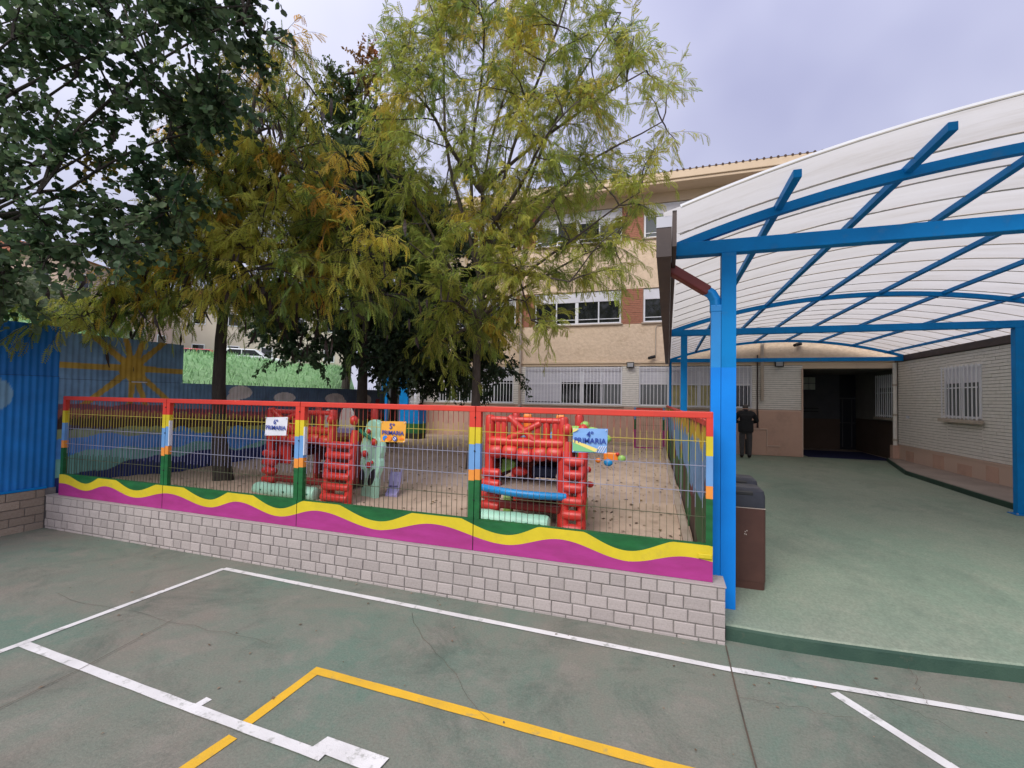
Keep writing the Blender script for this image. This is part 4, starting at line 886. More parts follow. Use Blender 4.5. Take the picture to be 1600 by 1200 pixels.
g = MB(); g.tube([(-.42, BY-.02, 3.45), (-.42, BY-.02, 4.4), (-.36, BY-.02, 4.5), (.6, BY-.02, 4.52)], .018, 8); g.build('cable_conduit', 'sill', sb, smooth=True)

# ------------------------------------------------------------------ canopy
cn = thing('canopy', (.49, 4.35, .11), 'blue steel canopy with arched translucent white roof over the green patio', 'canopy')
CX0, CX1, CZ, CR = .08, 6.68, 3.24, .56
CRad = (((CX1-CX0)/2)**2+CR**2)/(2*CR); CMX = (CX0+CX1)/2
def arcz(x): return CZ+CR-CRad+math.sqrt(CRad**2-(x-CMX)**2)
def arc_bar(y, wd, h, dz, m, name, parent, n=40, x0=CX0, x1=CX1):
    g = MB(); ring = []
    for i in range(n+1):
        x = x0+(x1-x0)*i/n; z = arcz(x)+dz; nv = Vector((x-CMX, 0, z-(CZ+CR-CRad))).normalized()
        c = Vector((x, y, z)); ring.append([c+nv*h/2+Vector((0, -wd/2, 0)), c+nv*h/2+Vector((0, wd/2, 0)), c-nv*h/2+Vector((0, wd/2, 0)), c-nv*h/2+Vector((0, -wd/2, 0))])
    for a, b in zip(ring, ring[1:]):
        for k in range(4): g.quad(a[k], a[(k+1) % 4], b[(k+1) % 4], b[k])
    g.quad(*ring[0]); g.quad(*ring[-1])
    return g.build(name, m, parent)
frames = [4.35, 9.7, 16.45]
for i, fy in enumerate(frames):
    g = MB(); g.box(.06, 6.62, fy-.05, fy+.05, 3.13, 3.25); g.build('tie_beam', 'blue', cn, bevel=.006)
    arc_bar(fy, .065, .075, -.012, 'blue', 'arch', cn)
    lx = (.49, .30, .08)[i]; pw = (.058, .06, .04)[i]
    zs_ = 2.14 if i == 0 else .6; g = MB(); g.box(lx-pw, lx+pw, fy-pw*.95, fy+pw*.95, zs_, 3.129, 0); g.box(lx-pw, lx+pw, fy-pw*.95, fy+pw*.95, .112, zs_-.0005, 1); p_ = g.build('post', ['blue', 'bluelow'], cn)
    if i == 1:
        g = MB(); g.box(lx-.11, lx+.11, fy-.11, fy+.11, .1125, .124); bp_ = g.build('base_plate', 'blue', cn)
    if i < 2:
        g = MB(); g.box(5.28, 5.5, fy-.11, fy+.11, .1125, .124); bp_ = g.build('base_plate', 'blue', cn)
        for dx in (-.08, .08):
            for dy in (-.08, .08): MB().tube([(5.39+dx, fy+dy, .1245), (5.39+dx, fy+dy, .142)], .013, 6).build('bolt', 'steel', bp_)
    if i < 2:
        g = MB(); g.box(5.33, 5.45, fy-.057, fy+.057, .112, 3.129); g.build('post', 'blue', cn, bevel=.006)
k = 0
px_ = .87
while px_ < 6.4:
    g = MB(); g.bar((px_, 3.72, arcz(px_)+.012), (px_, 16.7, arcz(px_)+.012), .055, .06); g.build('purlin', 'blue', cn, bevel=.004); px_ += .89
# translucent sheets
y = 3.58; W_ = .6; np_ = 22
for i in range(np_):
    y0 = y+i*W_; y1 = y0+W_-.012; g = MB(); n = 30; ring = []
    for t in range(n+1):
        x = CX0-.12+(CX1-CX0+.14)*t/n; zc = arcz(min(max(x, CX0), CX1))-.03*max(0, CX0-x)/.12
        row = []
        for s in range(5):
            yy = y0+(y1-y0)*s/4; row.append((x, yy, zc+.044+.012*math.sin(math.pi*s/4)))
        ring.append(row)
    for a, b in zip(ring, ring[1:]):
        for s in range(4): g.quad(a[s], a[s+1], b[s+1], b[s])
    g.build('roof_panel', 'poly', cn, smooth=True)
    arc_bar(y0-.006, .011, .009, .038, 'polyseam', 'seam_strip', cn, n=24, x0=CX0+.01)
arc_bar(3.575, .012, .024, .046, 'wframe', 'edge_trim', cn, x0=CX0+.0)
# gutter along the playground side
g = MB(); ga, gb = (3.62, 2.93), (16.55, 3.08)
for (xa, xb, za, zb) in ((-.088, .018, 0, .02), (-.088, -.076, .02, .3), (.006, .018, .02, .3)):
    i0 = len(g.v)
    g.v += [(xa, ga[0], ga[1]+za), (xb, ga[0], ga[1]+za), (xb, ga[0], ga[1]+zb), (xa, ga[0], ga[1]+zb), (xa, gb[0], gb[1]+za*.6), (xb, gb[0], gb[1]+za*.6), (xb, gb[0], gb[1]+zb*.6), (xa, gb[0], gb[1]+zb*.6)]
    for q in ((0, 1, 2, 3), (4, 5, 6, 7), (0, 1, 5, 4), (1, 2, 6, 5), (2, 3, 7, 6), (3, 0, 4, 7)): g.f.append(tuple(i0+k for k in q)); g.m.append(0)
gut = g.build('gutter', 'gutter', cn)
g = MB(); g.box(-.09, .02, 3.608, 3.619, 2.93, 3.15); g.build('gutter_end', 'gutter', gut)
g = MB(); g.box(-.09, .02, 3.604, 3.618, 3.152, 3.235); g.build('gutter_cap', 'steel', gut)
g = MB(); g.plate([(-.05, 0), (0, 0), (.0, .09), (-.02, .11), (-.04, .09)], lambda u, v, w_: (u, 3.7+w_, 3.2+v), .02); g.build('loose_flap', 'black', gut)
g = MB(); g.box(.024, .055, 3.6, 16.5, 3.0, 3.27); g.build('fascia', 'gutter', cn)
# downpipe: oxide red branch, blue elbow and stack
dirn = (Vector((.37, 4.33, 2.83))-Vector((-.05, 4.2, 3.1)))
g = MB(); g.bar((-.07, 4.2, 3.05), (.325, 4.33, 2.81), .085, .085); dpb = g.build('downpipe_branch', 'pipered', cn, bevel=.012)
g = MB(); g.tube([(.31, 4.33, 2.818), (.355, 4.33, 2.785), (.385, 4.33, 2.73), (.39, 4.33, 2.66)], [.05, .052, .052, .052], 4); g.build('elbow', 'pipeb', cn, bevel=.012)
g = MB(); g.box(.35, .428, 4.29, 4.37, 2.14, 2.68, 0); g.box(.35, .428, 4.29, 4.37, .14, 2.1395, 1); g.build('downpipe', ['pipeb', 'bluelow'], cn)
g = MB(); g.box(.344, .433, 4.285, 4.375, 2.62, 2.68); g.build('pipe_collar', 'pipeb', cn, bevel=.008)

# ------------------------------------------------------------------ bins
def bin_(cx, cy, label):
    t = thing('litter_bin', (cx, cy, .1115), label, 'bin', 'brown bins behind the blue post')
    z0 = .1115
    g = MB(); wx, wy = .195, .165
    def ring(sx, sy, z, r=.035):
        o = []
        for (qx, qy, a0) in ((1, 1, 0), (-1, 1, 90), (-1, -1, 180), (1, -1, 270)):
            for k in range(4):
                a = R_(a0+30*k); o.append((cx+qx*(sx-r)+r*math.cos(a), cy+qy*(sy-r)+r*math.sin(a), z))
        return o
    def loft(rings, m, name, cap=True):
        g = MB(); n = len(rings[0])
        for r in rings: g.v += r
        for i in range(len(rings)-1):
            for j in range(n): g.f.append((i*n+j, i*n+(j+1) % n, (i+1)*n+(j+1) % n, (i+1)*n+j)); g.m.append(0)
        if cap: g.f.append(tuple(range(n))); g.m.append(0); g.f.append(tuple(range((len(rings)-1)*n, len(rings)*n))); g.m.append(0)
        return g.build(name, m, t, smooth=True)
    loft([ring(wx*.97, wy*.97, z0), ring(wx*.98, wy*.98, z0+.07), ring(wx, wy, z0+.072), ring(wx*1.0, wy, z0+.75)], 'bin', 'body')
    lid = loft([ring(wx*.985, wy*.985, z0+.752), ring(wx*.99, wy*.99, z0+.85, .04), ring(wx*.95, wy*.94, z0+.9, .05), ring(wx*.8, wy*.75, z0+.925, .05)], 'binlid', 'lid')
    g = MB(); g.obox((cx-.03, cy-wy*.62, z0+.893), (.12, 0, 0), (0, .06, .012), (0, .002, .02)); g.build('slot', 'black', lid, bevel=.01)
    for k, (dx, dz) in enumerate(((0, 0), (.014, .01), (-.004, -.02), (.008, -.024))):
        g = MB(); g.box(cx+.02+dx-.004, cx+.02+dx+.004, cy-wy-.002, cy-wy+.002, z0+.52+dz, z0+.53+dz); g.build('emblem', 'emblem', t)
    g = MB(); g.box(cx-wx*.97, cx+wx*.97, cy-wy*1.003, cy-wy*.95, z0+.744, z0+.75); g.build('rim_line', 'emblem', t)
bin_(.675, 4.98, 'brown litter bin with a black slotted lid right behind the blue post'); bin_(.715, 5.6, 'brown litter bin half hidden behind the other bin')

# ------------------------------------------------------------------ person
def person(x, y, z):
    t = thing('person', (x, y, z), 'person in a black jacket and grey trousers standing at the barred window', 'person')
    P = [(0, 0, .86), (0, .0, 1.02), (0, -.02, 1.2), (0, -.02, 1.36), (0, .03, 1.46), (0, .07, 1.53), (0, .09, 1.6),       # 0-6 spine, neck, head
         (-.09, 0, .82), (-.1, .0, .46), (-.1, -.01, .08), (-.1, .13, .04), (.09, 0, .82), (.1, .0, .46), (.1, -.01, .08), (.1, .13, .04),   # legs 7-14
         (-.19, -.01, 1.36), (-.31, .04, 1.14), (-.15, .24, 1.1), (-.1, .3, 1.09), (.19, -.01, 1.36), (.31, .04, 1.14), (.15, .24, 1.1), (.1, .3, 1.09)]
    Rr = [(.15, .12), (.16, .125), (.17, .13), (.165, .11), (.07, .07), (.075, .085), (.07, .08), (.1, .1), (.075, .075), (.055, .06), (.045, .035), (.1, .1), (.075, .075), (.055, .06), (.045, .035),
          (.085, .085), (.068, .068), (.05, .05), (.035, .03), (.085, .085), (.068, .068), (.05, .05), (.035, .03)]
    E_ = [(0, 1), (1, 2), (2, 3), (3, 4), (4, 5), (5, 6), (0, 7), (7, 8), (8, 9), (9, 10), (0, 11), (11, 12), (12, 13), (13, 14), (3, 15), (15, 16), (16, 17), (17, 18), (3, 19), (19, 20), (20, 21), (21, 22)]
    me = bpy.data.meshes.new('p'); me.from_pydata(P, E_, []); o = bpy.data.objects.new('p', me); col.objects.link(o)
    sk = o.modifiers.new('skin', 'SKIN'); sk.use_smooth_shade = True
    for i, r in enumerate(Rr): me.skin_vertices[0].data[i].radius = r
    me.skin_vertices[0].data[0].use_root = True
    o.modifiers.new('sub', 'SUBSURF').levels = 2; o.modifiers['sub'].render_levels = 2
    dg = bpy.context.evaluated_depsgraph_get(); bm_ = bpy.data.meshes.new_from_object(o.evaluated_get(dg)); bpy.data.objects.remove(o)
    bm_.materials.clear()
    for k in ('trouser', 'jacket', 'skin', 'shoe'): bm_.materials.append(M[k])
    for p in bm_.polygons:
        c = p.center; p.material_index = 3 if c.z < .09 else 0 if c.z < .86 else 2 if (c.z > 1.47 and abs(c.x) < .13) or (c.y > .25 and c.z < 1.2) else 1
    bm_.transform(Matrix.Translation((x, y, z)) @ Matrix.Diagonal((1.06, 1.0, 1.0, 1))); bm_.polygons.foreach_set('use_smooth', [True]*len(bm_.polygons)); link('body', bm_, t)
    g = MB(); g.ball((x, y+.075, z+1.575), (.085, .1, .085), 14, 10); g.build('hair', 'hair', t, smooth=True)
    g = MB(); g.tube([(x, y-.01, z+.80), (x, y-.01, z+.84), (x, y-.01, z+1.0), (x, y-.01, z+1.15)], [.2, .215, .215, .21], 16); 
    g.v = [(x+(a-x), y-.01+(b-y+.01)*.72, c) for a, b, c in g.v]; g.build('jacket_hem', 'jacket', t, smooth=True)
    g = MB(); g.tube([(x, y+.02, z+1.42), (x, y+.035, z+1.5)], [.1, .088], 14, cap=False); g.build('collar', 'jacket', t, smooth=True)
    g = MB(); g.bar((x-.17, y-.135, z+1.335), (x+.17, y-.135, z+1.335), .004, .008); g.build('shoulder_seam', 'trouser', t)
person(2.28, 15.75, .112)

# ------------------------------------------------------------------ foliage machinery
FROND = None
def frond_template(pairs=8, ll=.19, lw=.055):
    """pinnate leaf of unit length along +x: leaflets as quads hanging a little"""
    V = []; F = []
    for i in range(pairs):
        x = .12+.86*i/(pairs-1); s = ll*(1-.45*abs(2*i/(pairs-1)-.9)); zc = -.22*x*x
        for sg in (1, -1):
            b = len(V); V += [(x-lw*.3, 0, zc), (x+.35*s-lw*.4, sg*s*.55, zc-.03), (x+.55*s, sg*s, zc-.08), (x+.3*s+lw*.9, sg*s*.5, zc-.03)]
            F.append((b, b+1, b+2, b+3))
    return np.array(V), np.array(F)
def round_leaf():
    V = [(0, 0, 0), (.25, .42, .06), (.62, .46, .05), (1, 0, -.05), (.62, -.46, .05), (.25, -.42, .06)]
    return np.array(V, float), np.array([(0, 3, 2, 1), (0, 5, 4, 3)])
def oval_leaf():
    return np.array([(0, 0, 0), (.5, .28, .03), (1, 0, -.06), (.5, -.28, .03)], float), np.array([(0, 1, 2, 3)])
def scatter(name, tmpl, O, X, S, C, m, parent, tilt=.5):
    V, F = tmpl; O = np.array(O); X = np.array(X); S = np.array(S); C = np.array(C); n = len(O); k = len(V)
    X /= np.linalg.norm(X, axis=1, keepdims=True)+1e-9
    up = np.tile(np.array([0, 0, 1.]), (n, 1))+rng.normal(0, tilt, (n, 3))
    Yv = np.cross(up, X); Yv /= np.linalg.norm(Yv, axis=1, keepdims=True)+1e-9; Zv = np.cross(X, Yv)
    W = O[:, None]+S[:, None, None]*(V[None, :, 0, None]*X[:, None]+V[None, :, 1, None]*Yv[:, None]+V[None, :, 2, None]*Zv[:, None])
    Fa = (F[None]+(np.arange(n)*k)[:, None, None]).reshape(-1, F.shape[1])
    sh = rng.uniform(.85, 1.12, (n, k, 1)); Ca = (C[:, None]*sh).reshape(-1, 3)
    return tag(colour_mesh(name, W.reshape(-1, 3), Fa, Ca, m, parent), kind='stuff')
def inside(poly, x, y):
    c = False; j = len(poly)-1
    for i in range(len(poly)):
        if (poly[i][1] > y) != (poly[j][1] > y) and x < (poly[j][0]-poly[i][0])*(y-poly[i][1])/(poly[j][1]-poly[i][1])+poly[i][0]: c = not c
        j = i
    return c
def curve(a, b, n, lift=0, jit=0):
    a, b = Vector(a), Vector(b); L = (b-a).length; ph = Vector((random.uniform(0, 6), random.uniform(0, 6), random.uniform(0, 6)))
    o = []
    for i in range(n+1):
        t = i/n; p = a.lerp(b, t)+Vector((0, 0, lift*L*math.sin(math.pi*t)))
        e = jit*L*math.sin(math.pi*t); p += Vector((math.sin(t*5+ph.x), math.sin(t*4.3+ph.y), .6*math.sin(t*5.5+ph.z)))*e
        o.append(p)
    return o
def rv(): 
    return Vector(rng.normal(0, 1, 3)).normalized()
def make_tree(name, label, trunk, tr, limbs, poly, depth, ncl, leaf, colour, bark, tmpl, mname, twigs=7, tl=(.35, .8), per=.055, sz=(.15, .22), droop=.55, limb_r=.06, seed=1, spread=.6, edge=0, tilt=.5, near_only=None, group=None):
    """trunk polyline; limbs = end points; clusters sampled in the outline poly (photo px) over the depth range of the crown"""
    global rng; random.seed(seed); rng = np.random.default_rng(seed)
    t = thing(name, trunk[0], label, 'tree', group); wood = MB()
    base = trunk[0]
    flare = [tr*1.35]+[tr*(1-.82*(i/(len(trunk)-1))**1.2) for i in range(1, len(trunk))]
    g = MB(); g.tube(trunk, flare, 12); tk = g.build('trunk', bark, t, smooth=True)
    att = [(p, tr*.4) for p in trunk[len(trunk)//2:]]
    g = MB()
    for e in limbs:
        s = random.choice(trunk[max(1, len(trunk)//2):]); pts = curve(s, e, 9, .06, .03); r0 = limb_r*random.uniform(.75, 1.15)
        g.tube(pts, [r0*(1-.8*i/9)+.004 for i in range(10)], 7); att += [(p, r0*(1-.8*i/9)) for i, p in enumerate(pts) if i > 1]
    g.build('limb', bark, t, smooth=True)
    A = np.array([p for p, _ in att]); 
    O, X, S, C = [], [], [], []
    g = MB(); xs = [p[0] for p in poly]; ys = [p[1] for p in poly]; n = 0; tries = 0
    while n < ncl and tries < ncl*40:
        tries += 1
        px, py = random.uniform(min(xs), max(xs)), random.uniform(min(ys), max(ys))
        if not inside(poly, px, py): continue
        d = random.uniform(*depth); c = Pd(px, py, d)
        if c.z < base[2]+.9: continue
        n += 1
        dist = np.linalg.norm(A-np.array(c), axis=1)+.6*np.maximum(0, A[:, 2]-c.z); i = int(np.argmin(dist)); a = Vector(A[i])
        pts = curve(a, c, 6, .05, .04); g.tube(pts, [.016*(1-.7*k/6)+.002 for k in range(7)], 4, cap=False)
        cc = colour(px, py)
        bd = (c-a).normalized()
        for k in range(twigs):
            f = random.uniform(.35, 1); s = pts[min(6, int(f*6))]; dv = (bd*.7+rv()*1.0+Vector((0, 0, .15))).normalized(); L = random.uniform(*tl)
            tw = [s+dv*(L*q/4)+Vector((0, 0, -droop*L*(q/4)**2*.6)) for q in range(5)]
            g.tube(tw, [.005, .004, .0035, .003, .002], 3, cap=False)
            m_ = int(L/per); 
            for q in range(m_):
                u = (q+random.random())/m_; ii = min(3, int(u*4)); p = tw[ii].lerp(tw[ii+1], u*4-ii)
                tdir = (tw[ii+1]-tw[ii]).normalized(); xd = tdir*.55+rv()*spread+Vector((0, 0, -droop))
                O.append(p); X.append(xd); S.append(random.uniform(*sz))
                v = random.gauss(0, .13); j = np.array(cc)*(1+v)
                C.append(np.clip(j*rng.uniform(.9, 1.1, 3), .004, 1))
    g.build('twigs', bark, t, fix=False)
    scatter('crown', tmpl, O, X, S, C, mname, t, tilt)
    return t, A, att
FR = frond_template(7, .26, .1)
FRs = frond_template(7, .2, .07)
mixc = lambda a, b, t: tuple(np.array(a)*(1-t)+np.array(b)*t)
GRN, LIME, YEL, ORA = (.19, .265, .06), (.37, .41, .085), (.6, .52, .085), (.62, .33, .055)
# honey locust with pale green feathery leaves, in front of the school
def c_loc(px, py):
    r = random.random()
    if r < .08: return mixc(YEL, ORA, random.random()*.3)
    if r < .52: return mixc(LIME, YEL, random.random()*.55)
    return mixc(GRN, LIME, random.random())
B = Vector((-3.92, 9.0, .25)); D = 9.8
tr = [B, Pd(743, 640, D), Pd(745, 560, D), Pd(748, 500, D), Pd(750, 440, D), Pd(755, 380, D), Pd(752, 300, D)]
limbs = [Pd(x, y, D+dd) for x, y, dd in ((1010, 110, -.5), (1035, 190, .6), (970, 20, .2), (900, -60, -.8), (820, -80, .7), (740, -80, -.3), (660, -20, .6), (620, 120, -.9), (600, 260, .4), (640, 380, -1.4), (1000, 300, -.9), (960, 380, .3), (890, 440, -1.3), (830, 500, -.8), (690, 470, -1.6), (800, 200, 1.4), (720, 180, 1.5), (880, 180, -1.5), (660, 560, .4), (940, 260, 1.2))]
poly = [(575, 150), (600, 60), (660, -20), (720, -90), (930, -90), (948, 10), (938, 80), (925, 150), (955, 110), (982, 30), (1003, 35), (992, 100), (965, 185), (1005, 140), (1060, 85), (1072, 110), (1020, 190), (985, 255), (1035, 205), (1074, 200), (1060, 235), (990, 295), (1020, 300), (1060, 305), (1015, 345), (950, 370), (990, 420), (930, 440), (890, 440), (900, 500), (850, 530), (800, 560), (740, 580), (690, 560), (645, 500), (600, 400), (590, 300)]
make_tree('honey_locust_tree', 'slender honey locust with feathery pale green leaves before the school front', tr, .105, limbs, poly, (8.2, 11.4), 225, None, c_loc, 'bark', FR, 'leaf', twigs=8, tl=(.4, .95), per=.056, sz=(.15, .23), droop=.42, seed=11, limb_r=.042)
# yellowing honey locust with pods
def c_yel(px, py):
    w_ = min(1, max(0, (px-230)/250)); r = random.random()
    if r < .07+.11*w_: return mixc(YEL, ORA, random.random()*.9)
    if r < .55+.12*w_: return mixc(LIME, YEL, .2+.7*random.random())
    return mixc((.11, .18, .045), LIME, random.random())
B = Vector((-6.6, 5.45, .38)); D = _F.dot(B-CAM)
tr = [B, Pd(343, 690, D), Pd(342, 600, D), Pd(345, 530, D), Pd(352, 460, D), Pd(362, 400, D), Pd(372, 330, D+.1), Pd(385, 240, D+.2)]
limbs = [Pd(x, y, D+dd) for x, y, dd in ((250, 130, .3), (330, 30, -.3), (430, 60, .3), (500, 160, -.4), (560, 300, .2), (600, 400, -.5), (570, 500, -.3), (210, 430, -.2), (120, 500, -.6), (60, 545, -.4), (200, 540, .4), (450, 530, .5), (240, 260, -.5), (470, 400, .9), (300, 330, .9), (420, 200, 1.1), (640, 470, .2), (280, 480, -1.0), (400, 420, -1.1))]
poly = [(30, 515), (90, 480), (170, 440), (210, 350), (250, 260), (300, 130), (390, 70), (470, 60), (500, 130), (520, 220), (570, 320), (610, 390), (640, 440), (640, 480), (590, 500), (500, 480), (440, 500), (400, 515), (330, 500), (260, 490), (130, 500), (60, 525)]
yt, A, att = make_tree('honey_locust_tree', 'yellowing honey locust with dark hanging pods growing in the sand', tr, .115, limbs, poly, (5.9, 8.6), 215, None, c_yel, 'barkdark', FR, 'leaf', twigs=8, tl=(.3, .7), per=.055, sz=(.13, .2), droop=.62, seed=5, limb_r=.055)
# pods: twisted dark strips hanging from the limbs
rg = np.random.default_rng(3); pm = MB()
Acand = [Vector(a) for a in A if a[2] > 2.6]
for k in range(760):
    a = random.choice(Acand)+Vector(rg.normal(0, .28, 3)); L = random.uniform(.16, .33); th = random.uniform(0, 6.28); wd = random.uniform(.013, .022); prev = None
    sw_ = Vector((rg.normal(0, .12), rg.normal(0, .12), 0))
    for q in range(6):
        f = q/5; c = a+Vector((0, 0, -L*f))+sw_*L*f*f*2; an = th+f*1.5; ex = Vector((math.cos(an), math.sin(an), 0))*wd*(.35+math.sin(math.pi*min(1, f+.12)))
        cur = (c-ex, c+ex)
        if prev: pm.quad(prev[0], prev[1], cur[1], cur[0])
        prev = cur
tag(pm.build('seed_pods', 'pod', yt, fix=False), kind='stuff')
# dark round-leaved tree leaning in from behind the blue wall
def c_red(px, py):
    r = random.random()
    if r < .03: return (.25, .2, .04)
    return mixc((.032, .066, .03), (.13, .19, .09), random.random()**1.1)
B = Vector((-9.3, 2.2, 0)); 
tr = [B, Vector((-9.25, 2.25, 1.5)), Vector((-9.1, 2.35, 2.6)), Vector((-8.9, 2.5, 3.6)), Vector((-8.7, 2.7, 4.6))]
limbs = [Pd(x, y, d) for x, y, d in ((120, 120, 5.3), (250, 40, 5.0), (330, 200, 5.6), (60, 300, 4.8), (260, 330, 5.6), (180, 220, 6), (380, 30, 5.6), (0, 420, 5.2), (150, 380, 5.0), (20, 60, 4.6))]
poly = [(-260, -160), (430, -140), (450, 30), (400, 110), (340, 210), (335, 300), (300, 370), (240, 400), (160, 420), (110, 450), (40, 470), (-120, 520)]
make_tree('redbud_tree', 'dark round leaved tree leaning over the plain blue corrugated wall', tr, .13, limbs, poly, (4.4, 6.4), 168, None, c_red, 'barkdark', round_leaf(), 'leafd', twigs=8, tl=(.25, .6), per=.03, sz=(.055, .095), droop=.35, seed=21, spread=.9, tilt=.9, limb_r=.03)
# dense dark evergreens with two trunks
def c_drk(px, py): return mixc((.025, .045, .025), (.085, .125, .065), random.random()**1.2)
for bx, by, pxl, pts_, lb, seed, nm in (
    (-7.0, 9.4, 565, [(470, 560), (430, 500), (520, 420), (600, 350), (640, 560), (560, 250), (500, 330), (660, 450)], 'dense dark leafy tree with a thick trunk close to the mural clouds', 31, [(390, 520), (400, 470), (450, 400), (480, 300), (520, 220), (600, 220), (660, 320), (700, 450), (690, 560), (640, 580), (520, 565), (430, 548)]),
    (-7.55, 11.5, 615, [(560, 420), (660, 560), (720, 560), (780, 585), (740, 450), (650, 300), (690, 380), (610, 520)], 'dense dark leafy tree beside the blue gate near the school wall', 32, [(540, 560), (560, 380), (600, 260), (680, 280), (740, 360), (780, 470), (815, 590), (770, 618), (680, 620), (600, 605)])):
    B = Vector((bx, by, .35)); D = _F.dot(B-CAM)
    tr = [B, Pd(pxl, 640, D), Pd(pxl+2, 580, D), Pd(pxl+8, 500, D), Pd(pxl+14, 420, D), Pd(pxl+18, 340, D)]
    make_tree('shade_tree', lb, tr, .15 if seed == 31 else .12, [Pd(x, y, D+random.uniform(-1, 1)) for x, y in pts_], nm, (D-1.4, D+1.6), 210, None, c_drk, 'barkdark', oval_leaf(), 'leafd', twigs=10, tl=(.3, .75), per=.022, sz=(.09, .15), droop=.5, seed=seed, spread=.9, tilt=.8)
# tall thin tree with a rusty top behind
def c_top(px, py):
    if py < 150 and px > 545: return mixc((.3, .1, .03), (.2, .15, .04), random.random())
    return mixc((.045, .08, .028), (.1, .13, .04), random.random())
B = Vector((-11.2, 13.8, .5)); D = _F.dot(B-CAM)
tr = [B, Pd(545, 560, D), Pd(550, 440, D), Pd(556, 320, D), Pd(562, 200, D), Pd(568, 110, D)]
make_tree('poplar_tree', 'tall narrow tree with a rusty orange top behind the dense dark trees', tr, .14, [Pd(x, y, D) for x, y in ((500, 250), (520, 130), (590, 120), (620, 220), (480, 380), (600, 330), (545, 110), (582, 110))],
          [(470, 450), (480, 260), (500, 130), (530, 100), (552, 60), (572, 40), (592, 70), (600, 140), (630, 220), (640, 400), (560, 480)], (D-.9, D+.9), 210, None, c_top, 'barkdark', oval_leaf(), 'leafd', twigs=9, tl=(.3, .8), per=.03, sz=(.09, .15), droop=.2, seed=41, spread=.9, tilt=.8)

# ------------------------------------------------------------------ grass bank and what lies beyond
def bank_z(x, y):
    if x > -8.1: return .3
    if y > 11.6 and x > -.78*y: return 0
    t = min(1, max(0, (-8.3-x)/5.4)); t = t*t*(3-2*t)
    hl = max(0, min(1, (9-y)/10)); f = max(0, min(1, (-16-x)/30))
    return 1.0+2.0*t+hl*(1.2*t+2.5*f)+f*1.2
nx, ny = 60, 60; V = []; Fc = []
for j in range(ny+1):
    for i in range(nx+1):
        u = i/nx; x = -8.08-70*u*u; y = -12+72*j/ny; V.append((x, y, bank_z(x, y)+.05*math.sin(x*1.9+y*1.3)))
for j in range(ny):
    for i in range(nx): a = j*(nx+1)+i; Fc.append((a, a+nx+1, a+nx+2, a+1))
bk = tag(colour_mesh('grass_bank', V, Fc, None, 'bank', smooth=True), kind='structure')
rng = np.random.default_rng(9); n = 26000
gx = -8.3-rng.random(n)**1.3*9; gy = 4.5+rng.random(n)*24; ok_ = (gy < 11.4) | (gx < -.8*gy); gx, gy = gx[ok_], gy[ok_]; n = len(gx)
gz = np.array([bank_z(a, b)+.05*math.sin(a*1.9+b*1.3)-.01 for a, b in zip(gx, gy)])
gt_ = (np.array([(0, -.08, 0), (0, .08, 0), (1, 0, 0)]), np.array([(0, 1, 2)]))
O = np.stack([gx, gy, gz], 1); X = np.stack([rng.normal(0, .5, n), rng.normal(0, .5, n), np.ones(n)], 1)
gc = np.array([mixc((.2, .4, .17), (.4, .6, .33), random.random()) for _ in range(n)])
gr = scatter('grass', gt_, O, X, rng.uniform(.1, .24, n), gc, 'grass', None); tag(gr, 'light green grass on the bank beyond the mural wall', 'grass')
# fallen leaves on the sand and court edge
n = 1500; lx = rng.uniform(-7.6, .2, n); ly = 4.2+rng.random(n)*11.5
O = np.array([(a, b, sand_z(a, b)+.012) for a, b in zip(lx, ly)]); X = np.stack([rng.normal(0, 1, n), rng.normal(0, 1, n), rng.normal(0, .1, n)], 1)
fl = scatter('fallen_leaves', oval_leaf(), O, X, rng.uniform(.03, .075, n), np.array([mixc((.05, .03, .02), (.2, .13, .05), random.random()**2) for _ in range(n)]), 'litter', None, .25); tag(fl, 'dry brown leaves scattered over the sand', 'leaves')
n = 170; lx = rng.uniform(-7, 5, n); ly = 3.85-rng.random(n)**1.5*2.9
O = np.array([(a, b, .008) for a, b in zip(lx, ly)]); X = np.stack([rng.normal(0, 1, n), rng.normal(0, 1, n), np.zeros(n)], 1)
fl = scatter('leaf_crumbs', oval_leaf(), O, X, rng.uniform(.01, .034, n), np.array([mixc((.08, .05, .03), (.3, .22, .15), random.random()) for _ in range(n)]), 'litter', None, .1); tag(fl, 'tiny crumbs of dry leaf on the court paint', 'leaves')

# bushes on the hill
def bush(loc, r, h, seed, label, c1=(.05, .085, .03), c2=(.13, .15, .06)):
    rg = np.random.default_rng(seed); t = thing('hill_bush', loc, label, 'bush', 'bushes on the hillside'); g = MB()
    for k in range(6):
        a = k; g.tube([loc, (loc[0]+.4*r*math.cos(a), loc[1]+.4*r*math.sin(a), loc[2]+h*.6)], [.04, .01], 5)
    g.build('stems', 'barkdark', t)
    n = 3500; v = rg.normal(0, 1, (n, 3)); v /= np.linalg.norm(v, axis=1, keepdims=True); rr = rg.random((n, 1))**.4*(1+.25*np.sin(v[:, :1]*5+seed)*np.cos(v[:, 1:2]*4))
    O = np.array(loc)+v*rr*np.array([r, r, h*.55])+np.array([0, 0, h*.5]); X = v+rg.normal(0, .7, (n, 3))
    scatter('foliage', oval_leaf(), O, X, rg.uniform(.12, .25, n), np.array([mixc(c1, c2, q) for q in rg.random(n)]), 'leaf', t, .8)
random.seed(3)
bl_ = ['olive green bush high on the hillside above the sun mural', 'pale grey green bush below the pink apartment building', 'tall olive bush over the end of the plain blue wall', 'large pale bush at the foot of the beige hill building', 'low olive bush on the crest behind the yellowing tree', 'small pale bush just above the plain blue wall top']
